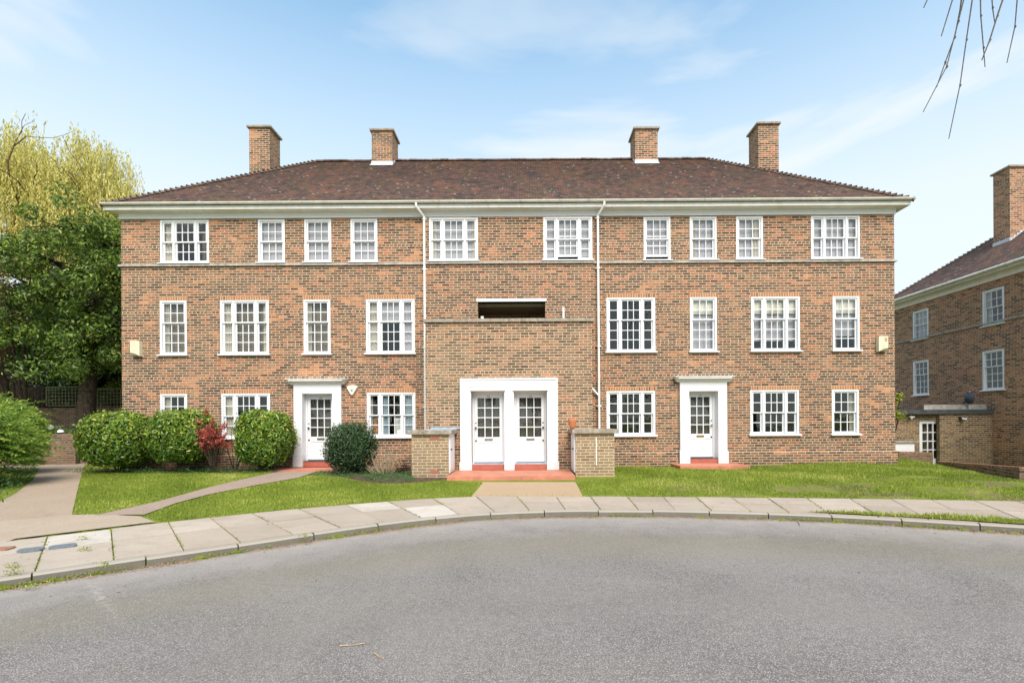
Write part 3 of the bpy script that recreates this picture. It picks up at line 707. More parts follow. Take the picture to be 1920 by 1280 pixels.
# string course
m = MB()
for x0, x1, y in ((BX0-.06, CB0-.001, YF), (CB0, CB1, YC), (CB1+.001, BX1+.06, YF)):
    m.extrude([(y-.06,6.40),(y+.0,6.40),(y+.0,6.47),(y-.055,6.455)], x0, x1)
m.box(BX0-.06, BX0-.001, YF+.001, YBK, 6.40, 6.455); m.box(BX1+.001, BX1+.06, YF+.001, YBK, 6.40, 6.455)
m.build('string_course', M['stone'], bld)
# cornice: frieze, soffit, fascia
ov = .27
m = MB()
m.box(BX0-.02, BX1+.02, YF-.055, YBK+.02, 7.83, 8.0)
m.build('frieze', M['white'], bld)
m = MB(); x0, x1, y0, y1 = BX0-ov, BX1+ov, YF-ov, YBK+ov
m.add([(BX0-.02,YF-.056,7.985),(BX1+.02,YF-.056,7.985),(BX1+.02,YBK,7.985),(BX0-.02,YBK,7.985),(x0,y0,8.015),(x1,y0,8.015),(x1,y1,8.015),(x0,y1,8.015)],
      [(0,1,5,4),(1,2,6,5),(2,3,7,6),(3,0,4,7)])
m.build('soffit', M['soffit'], bld)
m = MB()
for (a, b, c, d) in ((x0-.02,x1+.02,y0-.02,y0),(x0-.02,x1+.02,y1,y1+.02),(x0-.02,x0,y0,y1),(x1,x1+.02,y0,y1)): m.box(a, b, c, d, 8.0, 8.115)
m.build('fascia', M['white_old'], bld)
# half-round gutter
g_ = MB(); prof = []
def gut(mb, x0, x1, yc, zc, r=.058, n=8):
    pr = [(yc+r*math.cos(math.pi+math.pi*i/n), zc+r*math.sin(math.pi+math.pi*i/n)) for i in range(n+1)]
    pr2 = [(yc+(r-.008)*math.cos(math.pi+math.pi*i/n), zc+(r-.008)*math.sin(math.pi+math.pi*i/n)) for i in range(n, -1, -1)]
    mb.extrude(pr+pr2, x0, x1)
YG = YF-ov-.085; gut(g_, BX0-ov-.04, BX1+ov+.09, YG, 8.175)
for k in range(19):
    x = BX0-ov+.35+k*1.30; gut(g_, x-.02, x+.02, YG, 8.175, .066)
g_.build('gutter', M['gutter'], bld)
# downpipes
def pipe(xt, xp, side, zend, parent):
    yw = YF-.085
    m = MB(); m.tube([(xt,YG,8.13),(xt,YG,8.04),(xt+(xp-xt)*.08,YG+.01,8.0),(xp-(xp-xt)*.05,yw-.02,7.84),(xp,yw,7.78),(xp,yw,7.74),(xp,yw,zend)], .036, 12)
    for z in (7.76, 6.25, 3.9, 2.1):
        if z > zend: m.tube([(xp,yw,z-.04),(xp,yw,z+.04)], .046, 12); m.box(xp-.085, xp+.085, yw+.02, YF, z-.012, z+.012)
    if side: m.tube([(xp-.32,YF-.09,2.72),(xp-.27,YF-.09,2.70),(xp-.02,yw,2.42)], .03, 10)
    m.build('downpipe', M['pipe'], parent, True)
pipe(FX(780,378,YG), FX(797.5,600), False, .5, bld)
pipe(FX(1133,378,YG), FX(1119.5,600)+.03, True, .5, bld)

# windows
def bars(mb, x0, x1, z0, z1, y0, y1, nc, nr, w=.021, top=.04, bot=.05, st=.045):
    mb.box(x0, x0+st, y0, y1, z0, z1); mb.box(x1-st, x1, y0, y1, z0, z1)
    mb.box(x0+st, x1-st, y0, y1, z1-top, z1); mb.box(x0+st, x1-st, y0, y1, z0, z0+bot)
    gx0, gx1, gz0, gz1 = x0+st, x1-st, z0+bot, z1-top
    for i in range(1, nc):
        x = gx0+(gx1-gx0)*i/nc; mb.box(x-w/2, x+w/2, y0+.004, y1-.004, gz0, gz1)
    for j in range(1, nr):
        z = gz0+(gz1-gz0)*j/nr
        for i in range(nc):
            a = gx0+(gx1-gx0)*i/nc+(w/2 if i else 0); b = gx0+(gx1-gx0)*(i+1)/nc-(w/2 if i < nc-1 else 0)
            mb.box(a, b, y0+.006, y1-.006, z-w/2, z+w/2)
def wavy(mb, x0, x1, z0, z1, y, amp=.02, folds=6, taper=0.0):
    n_ = max(8, folds*6); ph = random.uniform(0, 6)
    for i in range(n_):
        p = []
        for k in (i, i+1):
            f = k/n_; p.append((f, y+amp*math.sin(ph+f*folds*2*math.pi)))
        xa, xb = x0+(x1-x0)*p[0][0], x0+(x1-x0)*p[1][0]
        mb.quad((xa,p[0][1],z0),(xb,p[1][1],z0),(xb,p[1][1],z1),(xa,p[0][1],z1))
def sash_window(xc, wd, z0, z1, rows, kind, y, parent, lintel=True):
    wide = wd > 1.2; xa, xb = xc-wd/2, xc+wd/2
    op = 'open' in kind
    lights = [(xa+.06, xa+.37, 1), (xa+.43, xb-.43, 3), (xb-.37, xb-.06, 1)] if wide else [(xa+.06, xb-.06, 3)]
    zt = z1-.05; zb = z0+.06; zm = zb+(zt-zb)*rows[1]/(rows[0]+rows[1])-.0
    fr = MB(); yf = y-.004
    fr.box(xa, xa+.058, yf, y+.12, z0+.045, z1); fr.box(xb-.058, xb, yf, y+.12, z0+.045, z1)
    fr.box(xa+.058, xb-.058, yf+.002, y+.12, z1-.05, z1); fr.box(xa+.058, xb-.058, yf+.006, y+.12, z0+.045, zb)
    if wide:
        fr.box(xa+.372, xa+.428, yf+.003, y+.12, zb, zt); fr.box(xb-.428, xb-.372, yf+.003, y+.12, zb, zt)
    pn = MB()
    for li, (a, b, nc) in enumerate(lights):
        lift = .09 if (op and nc == 3) else 0
        bars(fr, a, b, zm-.012, zt, y+.022, y+.055, nc, rows[0], bot=.036)
        bars(fr, a, b, zb+lift, zm+.022+lift, y+.058, y+.092, nc, rows[1], bot=.06, top=.034)
        j1, j2, j3, j4 = [random.uniform(-.004, .004) for _ in range(4)]
        pn.quad((a+.02,y+.040+j1,zm),(b-.02,y+.040+j2,zm),(b-.02,y+.040+j2-j1,zt-.02),(a+.02,y+.040,zt-.02))
        pn.quad((a+.02,y+.076+j3,zb+lift+.02),(b-.02,y+.076+j4,zb+lift+.02),(b-.02,y+.076+j4-j3,zm+lift),(a+.02,y+.076,zm+lift))
    f = fr.build('window', M['white'], parent)
    pn.build('pane', M['glass'], f)
    s_ = MB(); s_.extrude([(y-.085,z0),(y+.02,z0),(y+.02,z0+.05),(y-.005,z0+.052),(y-.085,z0+.030)], xa-.05, xb+.05); s_.build('sill', M['white'], f)
    if lintel:
        l_ = MB(); l_.quad((xa-.03,y-.004,z1+.002),(xb+.03,y-.004,z1+.002),(xb+.03,y-.004,z1+.118),(xa-.03,y-.004,z1+.118)); l_.build('brick_lintel', M['soldier'], f)
    yc = y+.125; ia, ib = xa+.05, xb-.05
    def cur(a, b, c, d, mat, yy=yc, name='curtain', **k):
        q = MB(); wavy(q, a, b, c, d, yy, **k); q.build(name, M[mat], f, True)
    if kind.startswith('net'):
        cur(ia, ib, zb+(.1 if op else 0), zt, 'net', amp=.0025, folds=int(6*wd), name='net_curtain')
        if kind == 'netd': cur(ia, ia+.17, z0, zt, 'drape', yc-.03, folds=2); cur(ib-.14, ib, z0, zt, 'drape', yc-.03, folds=2)
        if kind == 'netl': cur(ia, ia+.16, z0, zt, 'drape', yc-.03, folds=3)
        if kind == 'netr': cur(ib-.25, ib, z0, zt, 'drape', yc-.03, folds=3)
    elif kind == 'dark1': cur(ia, ia+.34, z0, zt, 'drape', folds=3)
    elif kind == 'brown':
        cur(ia, ib, zb, zt, 'brown_net', yc+.07, amp=.01, folds=int(7*wd), name='net_curtain')
        cur(ia, ia+.15*wd+.03, z0, zt, 'drape', folds=3, amp=.025); cur(ib-.12*wd, ib, z0, zt, 'drape', folds=2, amp=.025)
    elif kind == 'half':
        cur(ia, ia+.32, z0, zt, 'drape', folds=4); cur(ia+.3, ib, zm-.02, zt, 'net', amp=.01, folds=9, name='net_curtain')
        cur(ib-.36, ib, z0, zm, 'net', amp=.01, folds=3, name='net_curtain')
    elif kind == 'darkl': cur(ia, ia+.24*wd, z0, zt, 'drape', folds=4)
    elif kind == 'emptyr': cur(ib-.15, ib, z0, zt, 'drape', folds=3)
    elif kind in ('blind', 'blindnet', 'blindl'):
        q = MB(); q.box(ia, ib, yc-.01, yc, zt-.42, zt+.02); q.box(ia, ib, yc-.015, yc+.005, zt-.44, zt-.42); q.build('roller_blind', M['blind'], f)
        if kind == 'blindnet': cur(ia, ib, zb, zt-.4, 'net', yc+.05, amp=.003, folds=5, name='net_curtain')
        if kind == 'blind': cur(ia, ib, zb+.3, zt-.4, 'net', yc+.05, amp=.003, folds=5, name='net_curtain')
        if kind == 'blindl': cur(ia, ia+.12, z0, zm, 'drape', folds=2); cur(ia+.1, ib, zm-.5, zt-.4, 'net', yc+.05, amp=.003, folds=5, name='net_curtain')
    elif kind == 'blue':
        cur(ia, ia+.10, z0, zt, 'drape', folds=2); cur(xa+.42, xa+.62, z0, zt, 'blue', folds=3); cur(ib-.30, ib, z0, zt, 'blue', folds=4)
        q = MB(); q.box(xa+.88, xa+1.08, y+.12, y+.16, zb+.02, zb+.20); q.box(xa+.78, xa+.98, y+.3, y+.34, zb+.0, zb+.55); q.build('card_box', M['box_white'], f)
        q = MB(); q.box(xa+.05, xa+.36, y+.2, y+.4, zb, zb+.55); q.build('bookcase', M['book'], f)
    return f
for w_ in wins:
    xc, wd, z0, z1, rows, kd, y = w_
    f = sash_window(xc, wd, z0, z1, rows, kd, y, bld, lintel=z1 < 7)

# doors
fontc = {}
def text(s, size, x, y, z, mat, parent, name='number'):
    cu = bpy.data.curves.new('t', 'FONT'); cu.body = s; cu.size = size; cu.extrude = .002; cu.align_x = 'CENTER'
    tmp = bpy.data.objects.new('t', cu); COL.objects.link(tmp); bpy.context.view_layer.update()
    me = bpy.data.meshes.new_from_object(tmp.evaluated_get(bpy.context.evaluated_depsgraph_get())); bpy.data.objects.remove(tmp)
    me.transform(Matrix.Translation((x, y, z)) @ Matrix.Rotation(R(90), 4, 'X')); me.materials.clear(); me.materials.append(mat)
    o = bpy.data.objects.new(name, me); link(o, parent); fix(o); return o
def door(xa, xb, z0, z1, y, num, handle, parent, slot='steel', kw=.0):
    d = MB(); st = .085; gz0 = z0+.72; gz1 = z1-.10
    d.box(xa, xa+st, y, y+.045, z0, z1); d.box(xb-st, xb, y, y+.045, z0, z1); d.box(xa+st, xb-st, y, y+.045, gz1, z1)
    d.box(xa+st, xb-st, y+.001, y+.045, gz0-.16, gz0); d.box(xa+st, xb-st, y, y+.045, z0, z0+.20)
    d.box(xa+st, xb-st, y+.014, y+.04, z0+.20, gz0-.16); d.box(xa+st+.02, xb-st-.02, y+.008, y+.014, z0+.23, gz0-.19)
    d.box(xa-.005, xb+.005, y-.03, y, z0+.02, z0+.065)
    for i in (1, 2):
        x = xa+st+(xb-xa-2*st)*i/3; d.box(x-.012, x+.012, y+.004, y+.04, gz0, gz1)
    for j in (1, 2, 3):
        z = gz0+(gz1-gz0)*j/4
        for i in range(3):
            l = xa+st+(xb-xa-2*st)*i/3+(.012 if i else 0); r_ = xa+st+(xb-xa-2*st)*(i+1)/3-(.012 if i < 2 else 0)
            d.box(l, r_, y+.006, y+.038, z-.012, z+.012)
    o = d.build('door', M['white'], parent)
    q = MB(); q.quad((xa+st,y+.022,gz0),(xb-st,y+.022,gz0),(xb-st,y+.022,gz1),(xa+st,y+.022,gz1)); q.build('pane', M['glass'], o)
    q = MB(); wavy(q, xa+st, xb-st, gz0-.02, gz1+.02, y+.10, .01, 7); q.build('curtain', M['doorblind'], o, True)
    xm = (xa+xb)/2; q = MB(); q.box(xm-.115, xm+.115, y-.008, y, gz0-.105, gz0-.04); q.box(xm-.09, xm+.09, y-.013, y-.008, gz0-.092, gz0-.053)
    q.build('letter_plate', M[slot], o)
    hx = xa+.04 if handle < 0 else xb-.04
    q = MB(); q.tube([(hx,y,z0+.98),(hx,y-.05,z0+.98)], .022, 10); q.tube([(hx,y-.035,z0+.98),(hx,y-.06,z0+.98)], .03, 10); q.build('knob', M['black' if slot == 'steel' else 'brass'], o, True)
    q = MB(); q.tube([(hx,y,z0+.62),(hx,y-.02,z0+.62)], .024, 10)
    q.tube([(hx,y,z0+1.12),(hx,y-.015,z0+1.12)], .02, 10); q.build('lock', M['black'], o, True)
    text(num, .085, xm, y-.003, z1-.088, M['black'], o)
    return o
def surround(xo0, xo1, op, ztop, zbase, yw, parent, hood=True, mid=None, pz=.38):
    s_ = MB(); a, b, zo = op[0], op[1], op[3]; yf = yw-.09
    s_.box(xo0, a, yf, yw+.0, zbase+pz, ztop); s_.box(b, xo1, yf, yw+.0, zbase+pz, ztop)
    s_.box(a, b, yf, yw, zo, ztop)
    s_.box(xo0-.025, a+.012, yf-.03, yw, zbase, zbase+pz); s_.box(b-.012, xo1+.025, yf-.03, yw, zbase, zbase+pz)
    # deep jambs
    s_.box(a-.04, a, yw+.001, yw+.30, zbase, zo+.04); s_.box(b, b+.04, yw+.001, yw+.30, zbase, zo+.04); s_.box(a, b, yw+.001, yw+.30, zo, zo+.04)
    if mid:
        s_.box(mid[0], mid[1], yf, yw+.30, zbase+pz, zo); s_.box(mid[0]-.012, mid[1]+.012, yf-.03, yw+.30, zbase, zbase+pz)
        s_.box(xo0+.0, xo0+.05, yf-.018, yf, zbase+pz, ztop); s_.box(xo1-.05, xo1, yf-.018, yf, zbase+pz, ztop); s_.box(xo0+.05, xo1-.05, yf-.018, yf, ztop-.05, ztop)
        s_.box(a-.09, b+.09, yf-.012, yf, zo+.09, zo+.11)
    o = s_.build('door_surround', M['white'], parent)
    if hood:
        h = MB(); prof = [(yw,ztop),(yw-.11,ztop),(yw-.13,ztop+.05),(yw-.20,ztop+.085),(yw-.24,ztop+.10),(yw-.24,ztop+.135),(yw,ztop+.15)]
        h.extrude(prof, xo0-.09, xo1+.09)
        h.box(xo0-.19, xo1+.19, yw-.25, yw, ztop+.152, ztop+.175)
        h.add([(xo0-.09,yw,ztop),(xo0-.18,yw-.24,ztop+.152),(xo0-.18,yw,ztop+.152),(xo0-.09,yw-.10,ztop),(xo0-.09,yw-.24,ztop+.152)], [(0,2,1,3),(1,4,3),(0,3,4,2)])
        h.add([(xo1+.09,yw,ztop),(xo1+.18,yw-.24,ztop+.152),(xo1+.18,yw,ztop+.152),(xo1+.09,yw-.10,ztop),(xo1+.09,yw-.24,ztop+.152)], [(0,3,1,2),(1,3,4),(0,2,4,3)])
        h.build('door_hood', M['white_old'], o)
    return o
def bases(x0, x1, z0, z1, y0, y1, name='threshold', mat='redriser', parent=bld):
    m = MB(); m.box(x0, x1, y0, y1, z0, z1); return m.build(name, M[mat], parent, bevel=.006)
def chalf(pxs, py=790, D=YF-.09): return [FX(p, py, D) for p in pxs]
# single doors
so0, so1, oa, ob = chalf([550.6,639.6,566.5,623]); opL = (oa, ob, .33, 2.53)
surround(so0, so1, opL, 2.80, .33, YF, bld)
bases(oa, ob, .33, .475, YF-.06, YF+.24)
m = MB(); m.box(oa, ob, YF-.062, YF+.10, .476, .50); m.build('threshold', M['felt'], bld)
m = MB(); m.box(oa+.001, oa+.05, YF+.16, YF+.23, .5, 2.53); m.box(ob-.05, ob-.001, YF+.16, YF+.23, .5, 2.53); m.box(oa+.05, ob-.05, YF+.16, YF+.23, 2.47, 2.53); m.build('door_frame', M['white'], bld)
door(oa+.055, ob-.055, .51, 2.465, YF+.17, '14', -1, bld)
so0, so1, oa, ob = chalf([1275.6,1363.6,1292.5,1347]); opR = (oa, ob, .35, 2.53)
surround(so0, so1, opR, 2.80, .35, YF, bld)
bases(oa, ob, .35, .49, YF-.06, YF+.24)
m = MB(); m.box(oa, ob, YF-.062, YF+.10, .491, .51); m.build('threshold', M['felt'], bld)
m = MB(); m.box(oa+.001, oa+.035, YF+.16, YF+.23, .5, 2.53); m.box(ob-.075, ob-.001, YF+.16, YF+.23, .5, 2.53); m.box(oa+.035, ob-.075, YF+.16, YF+.23, 2.47, 2.53); m.build('door_frame', M['white'], bld)
door(oa+.04, ob-.08, .52, 2.465, YF+.17, '17', 1, bld, 'brass')
# front platforms
m = MB(); m.box(4.38, 6.36, YF-.95, YF-.046, .0, .36); m.build('doorstep', M['redpaint'], bld, bevel=.012)
m = MB(); m.box(-7.3, -5.2, YF-.95, YF-.046, -.1, .315); m.build('doorstep', M['redpaint'], bld, bevel=.012)
# entrance block
EB0, EB1 = FX(797.7, 640, YB), FX(1110, 640, YB)
ea = chalf([862.8,1046,883.6,1025.8,946,963.5], 790, YB-.09)
eb = MB(); panel(eb, EB0, EB1, ZB, 4.42, YB, [(ea[2], ea[3], .30, 2.55)], .25)
eb.quad((EB0,YB,ZB),(EB0,YB,4.42),(EB0,YF,4.42),(EB0,YF,ZB)); eb.quad((EB1,YB,ZB),(EB1,YF,ZB),(EB1,YF,4.42),(EB1,YB,4.42))
ebo = eb.build('entrance_block', M['bay'], bld)
m = MB(); m.box(EB0-.05, EB1+.05, YB-.06, YB+.28, 4.42, 4.51); m.box(EB0-.05, EB0+.25, YB+.281, YF-.051, 4.42, 4.51); m.box(EB1-.25, EB1+.05, YB+.281, YF-.051, 4.42, 4.51)
m.build('coping', M['coping'], ebo)
m = MB(); m.box(EB0+.02, EB1-.02, YB+.02, YF-.06, 4.36, 4.40); m.build('flat_roof', M['felt'], ebo)
opE = (ea[2], ea[3], .30, 2.53)
surround(ea[0], ea[1], opE, 2.85, .305, YB, bld, hood=False, mid=(ea[4], ea[5]), pz=.22)
for k, (a, b, num, hd) in enumerate(((ea[2], ea[4], '15', -1), (ea[5], ea[3], '16', 1))):
    bases(a, b, .305, .46, YB-.05, YB+.26)
    m = MB(); m.box(a, b, YB-.052, YB+.15, .461, .485); m.build('threshold', M['lead'], bld)
    m = MB(); m.box(a+.001, a+.06, YB+.16, YB+.22, .485, 2.53); m.box(b-.06, b-.001, YB+.16, YB+.22, .485, 2.53); m.box(a+.06, b-.06, YB+.16, YB+.22, 2.42, 2.53); m.build('door_frame', M['white'], bld)
    m = MB(); m.box(a-.03, b+.03, YB-.13, YB-.092, 2.50, 2.53); m.build('drip_rail', M['soffit'], bld)
    door(a+.065, b-.065, .495, 2.415, YB+.17, num, hd, bld)
m = MB(); m.box(FX(837.7,892,12.3), FX(1078.3,889,12.3), 12.3, YB-.001, -.05, .30); m.build('doorstep', M['redpaint'], bld, bevel=.014)
# wall-fixed boxes
def nestbox(xc, zc, flip, stick, parent=bld):
    s = -1 if flip else 1; w2 = .14
    m = MB(); pr = []
    for k in range(9):
        f = k/8; xx = xc+s*(-w2+2*w2*f); zz = zc-.17-.10*f*f*(1 if True else 0)
        pr.append((xx, zz))
    top = [(xc+s*w2, zc+.19), (xc-s*w2, zc+.19)]
    poly = pr+top; n = len(poly)
    vs = [(x, YF-.13, z) for x, z in poly]+[(x, YF-.002, z) for x, z in poly]
    m.add(vs, [tuple(range(n)), tuple(range(n, 2*n))]+[(i, (i+1) % n, n+(i+1) % n, n+i) for i in range(n)])
    m.box(xc-.005, xc+.005, YF-.137, YF-.13, zc-.15, zc+.17)
    o = m.build('alarm_box', M['cream'], parent)
    m = MB(); m.box(xc-w2+.01, xc+w2-.01, YF-.125, YF-.004, zc-.26, zc-.185); m.build('base_cover', M['brownp'], o)
    if stick:
        m = MB(); m.box(xc+.03, xc+.11, YF-.1335, YF-.1305, zc+.03, zc+.09); m.build('sticker', M['orangep'], o)
        m = MB(); m.box(xc+.03, xc+.06, YF-.1335, YF-.1305, zc+.10, zc+.14); m.box(xc+.075, xc+.105, YF-.1335, YF-.1305, zc+.10, zc+.14); m.build('sticker', M['greyp'], o)
    return o
x, _, z = PT(254, 652, YF-.1); nestbox(x, z+.02, False, False)
x, _, z = PT(1655.5, 642, YF-.1); nestbox(x, z, True, True)
x, _, z = PT(659.5, 731, YF-.08)
m = MB(); pts = [(-.17,.10),(-.13,.14),(0,.155),(.13,.14),(.17,.10),(.155,.05),(.03,-.15),(0,-.165),(-.03,-.15),(-.155,.05)]
n = len(pts); m.add([(x+a*.9, YF-.085, z+b*.9) for a, b in pts]+[(x+a, YF-.04, z+b) for a, b in pts]+[(x+a, YF-.002, z+b) for a, b in pts],
      [tuple(range(n))]+[(i, (i+1) % n, n+(i+1) % n, n+i) for i in range(n)]+[(n+i, n+(i+1) % n, 2*n+(i+1) % n, 2*n+i) for i in range(n)])
ab = m.build('alarm_box', M['creamw'], bld)
m = MB(); m.tube([(x,YF-.085,z-.01),(x,YF-.092,z-.01)], .028, 14); m.build('lamp', M['greyp'], ab, True)

# roof: stepped tile courses with UVs
def tiled(mb, E0, E1, R0, R1, courses, lift=.022):
    E0, E1, R0, R1 = map(Vector, (E0, E1, R0, R1))
    ud = (E1-E0).normalized(); nrm = (E1-E0).cross(R0-E0).normalized()
    if nrm.z < 0: nrm = -nrm
    for k in range(courses):
        f0 = k/courses; f1 = (k+1)/courses
        a, b = E0.lerp(R0, f0), E1.lerp(R1, f0); c, d = E1.lerp(R1, f1), E0.lerp(R0, f1)
        L = nrm*lift
        us = [(p-E0).dot(ud) for p in (a, b, c, d)]
        uv = [(us[0], k+.1), (us[1], k+.1), (us[2], k+.9), (us[3], k+.9)]
        mb.quad(a+L, b+L, c, d, uv=uv); mb.quad(a, b, b+L, a+L, uv=[(us[0], k+.1), (us[1], k+.1), (us[1], k+.2), (us[0], k+.2)])
def hipped(x0, x1, y0, y1, z0, zr, run, parent, axis='x', courses=48, mat='tile', ridge=True):
    """x0..y1 eaves rectangle; ridge along longer axis"""
    rf = MB()
    if axis == 'x':
        ym = (y0+y1)/2; ra = (x0+run, ym, zr); rb = (x1-run, ym, zr)
        c = [(x0,y0,z0),(x1,y0,z0),(x1,y1,z0),(x0,y1,z0)]
        tiled(rf, c[0], c[1], ra, rb, courses); tiled(rf, c[1], c[2], rb, rb, courses); tiled(rf, c[2], c[3], rb, ra, courses); tiled(rf, c[3], c[0], ra, ra, courses)
        hips = [(c[0], ra), (c[3], ra), (c[1], rb), (c[2], rb)]
    else:
        xm = (x0+x1)/2; ra = (xm, y0+run, zr); rb = (xm, y1-run, zr)
        c = [(x0,y0,z0),(x1,y0,z0),(x1,y1,z0),(x0,y1,z0)]
        tiled(rf, c[1], c[2], ra, rb, courses); tiled(rf, c[2], c[3], rb, rb, courses); tiled(rf, c[3], c[0], rb, ra, courses); tiled(rf, c[0], c[1], ra, ra, courses)
        hips = [(c[0], ra), (c[1], ra), (c[2], rb), (c[3], rb)]
    ro = rf.build('roof', M[mat], parent)
    for e, r_ in hips:
        hp = MB()
        e, r_ = Vector(e), Vector(r_); d = (r_-e); L = d.length; d.normalize(); n_ = int(L/.165); s_ = d.cross(Vector((0,0,1))).normalized(); up = s_.cross(d)
        if up.z < 0: up = -up
        for k in range(n_):
            p = e+d*(L*k/n_); q = e+d*(L*(k+1.12)/n_); vs = []
            for o_, base, w_, h_ in ((0, p, .135, .125), (1, q, .085, .045)):
                for a in (-1, -.5, 0, .5, 1): vs.append(base+s_*(w_*a)+up*(h_*(1-a*a)-.015))
            hp.add([tuple(v) for v in vs], [(i, i+1, 6+i, 5+i) for i in range(4)]+[(4,3,2,1,0)])
        hp.build('hip_tiles', M['ridge'], ro)
    rg = MB(); A, B = Vector(ra), Vector(rb); d = B-A; L = d.length; d.normalize(); s_ = d.cross(Vector((0,0,1))); n_ = int(L/.30)
    for k in range(n_):
        p = A+d*(L*k/n_); q = A+d*(L*(k+1)/n_); vs = []; jz = random.uniform(-.012, .012)
        for base, w_ in ((p, .13), (q, .118)):
            for i in range(7):
                a = math.pi*i/6; vs.append(base+s_*(w_*math.cos(a))+Vector((0,0,.095*math.sin(a)-.02+jz)))
        rg.add([tuple(v) for v in vs], [(i, i+1, 8+i, 7+i) for i in range(6)]+[tuple(range(6,-1,-1)), tuple(range(7,14))])
    rg.build('ridge_tiles', M['ridge'], ro)
    return ro
ZR = 11.74
hipped(BX0-.33, BX1+.33, YF-.33, YBK+.33, 8.12, ZR, 4.51, bld)
def chimney(x0, x1, y0, y1, zb, zt, parent, mat='brick', flash=None):
    m = MB(); m.box(x0, x1, y0, y1, zb, zt); o = m.build('chimney', M[mat], parent)
    m = MB(); m.box(x0-.07, x1+.07, y0-.07, y1+.07, zt, zt+.075); m.build('chimney_cap', M['coping'], o, bevel=.01)
    m = MB(); m.box(x0+.15, x1-.15, y0+.15, y1-.15, zt+.075, zt+.10); m.build('chimney_flaunching', M['stone'], o)
    if flash:
        m = MB(); zf = flash; m.box(x0-.02, x1+.02, y0-.02, y0-.003, zf-.04, zf+.13)
        m.add([(x0-.04,y0-.15,zf-.085),(x1+.04,y0-.15,zf-.085),(x1+.04,y0-.018,zf+.03),(x0-.04,y0-.018,zf+.03)], [(0,1,2,3)])
        for xx, s in ((x0-.02, 1), (x1+.004, 1)):
            for k in range(3):
                yy = y0+k*.15; m.box(xx, xx+.016, yy, yy+.16, zf-.02+k*.115, zf+.13+k*.115)
        m.build('flashing', M['leadw'], o)
    return o
sl_ = (ZR-8.12)/(YBK+.33-(YF-.33))*2
def zroof(y): return 8.12+(y-(YF-.33))*sl_
yc0 = 18.74
chimney(FX(697,270,yc0), FX(735.5,270,yc0), yc0, yc0+.85, 9.8, 12.66, bld, flash=zroof(yc0))
chimney(FX(1191,270,yc0), FX(1233,270,yc0), yc0, yc0+.85, 9.8, 12.66, bld, flash=zroof(yc0))
chimney(FX(467.2,280,18.8), FX(505.6,280,18.8), 18.8, 19.6, 9.0, 12.85, bld)
chimney(FX(1422,280,18.8), FX(1460,280,18.8), 18.8, 19.6, 9.0, 12.85, bld)

# ------------------------------------------------------------------ bin stores and pot
def binstore(x0, x1, inner, label):
    y0, y1 = 12.77, YB-.012
    r_ = empty('bin_store', ((x0+x1)/2, y0, .15), label, 'bin store', 'brick bin stores flanking the front steps')
    m = MB(); m.box(x0, x1, y0, y1, -.1, 1.325); m.box(x0-.03, x1+.0, y0-.03, y0, -.1, .22) if inner > 0 else m.box(x0, x1+.03, y0-.03, y0, -.1, .22)
    m.build('wall', M['bin'], r_)
    m = MB(); m.box(x0-.09, x1+.09, y0-.08, y1, 1.326, 1.435); o = m.build('coping_slab', M['coping'], r_, bevel=.015)
    if inner > 0: m = MB(); m.box(x0+.3, x1+.07, y0+.35, y1-.01, 1.436, 1.452); m.box(x0+.3, x1+.2, y1-.025, y1-.001, 1.453, 1.50); m.build('lead_cover', M['lead'], o)
    xi = x1 if inner > 0 else x0; s = inner
    m = MB(); m.box(min(xi, xi+s*.025), max(xi, xi+s*.025), y0+.04, y1-.12, .32, 1.32); m.box(min(xi+s*.025, xi+s*.035), max(xi+s*.025, xi+s*.035), y0+.1, y1-.18, .4, 1.24)
    d = m.build('side_door', M['white'], r_)
    m = MB(); m.tube([(xi+s*.03,y0+.16,.93),(xi+s*.075,y0+.16,.93)], .022, 10); m.build('knob', M['black'], d, True)
    return r_
bl = binstore(FX(771.7,850,12.77), FX(841,850,12.77), 1, 'yellow brick bin store with white side door left of the red front steps')
br = binstore(FX(1079,850,12.77), FX(1152.3,850,12.77), -1, 'yellow brick bin store under the flower pot right of the red front steps')
x0 = FX(771.7,850,12.77)
for zz in (.33, 1.19):
    m = MB(); m.box(x0+.48, x0+.70, 12.764, 12.77, zz, zz+.062); m.build('air_brick', M['redriser'], bl)
m = MB(); x = FX(1118,850,12.76); m.box(x-.012, x+.012, 12.745, 12.77, .50, 1.22); m.build('pipe', M['white_old'], br)
x, y, z = PT(1071, 800, 12.95)
m = MB(); prof = [(0,1.437),(.058,1.437),(.075,1.50),(.095,1.60),(.112,1.655),(.112,1.70),(.098,1.705),(.088,1.66),(.07,1.62),(0,1.62)]
m.lathe(x+.03, 12.95, prof, 28); tag(m.build('flower_pot', M['terra'], None, True), 'small round terracotta pot standing on the right bin store', 'flower pot')

# ------------------------------------------------------------------ the house at the right
XR = 17.6; EYR = 5.45+1.6
hr = empty('neighbouring_house', (XR+4, 19, 0), 'darker red-brown brick house at the right edge with hipped roof and flat-roofed porch', 'house')
wr = []
for (xa, xb, yt, yb, rows, kd) in ((1843,1882,537,606,(2,2),'dark'),(1712,1740.5,578,634,(2,2),'net'),(1843,1882,654,731,(2,3),'half'),(1713,1740.5,675,741,(2,3),'half')):
    aa, bb = ray(xa, (yt+yb)/2)[0], ray(xb, (yt+yb)/2)[0]; D0, D1 = XR/aa, XR/bb; Dm = (D0+D1)/2
    Dn = XR/bb
    z1 = EYE+ray(xb, yt-1)[1]*Dn; z0 = EYE+ray(xb, yb)[1]*Dn
    wr.append((Dm, .86, z0, z1, rows, kd))
zu = [w_ for w_ in wr if w_[4] == (2,2)]; zl = [w_ for w_ in wr if w_[4] == (2,3)]
m = MB(); Y0, Y1 = 12.0, 24.05
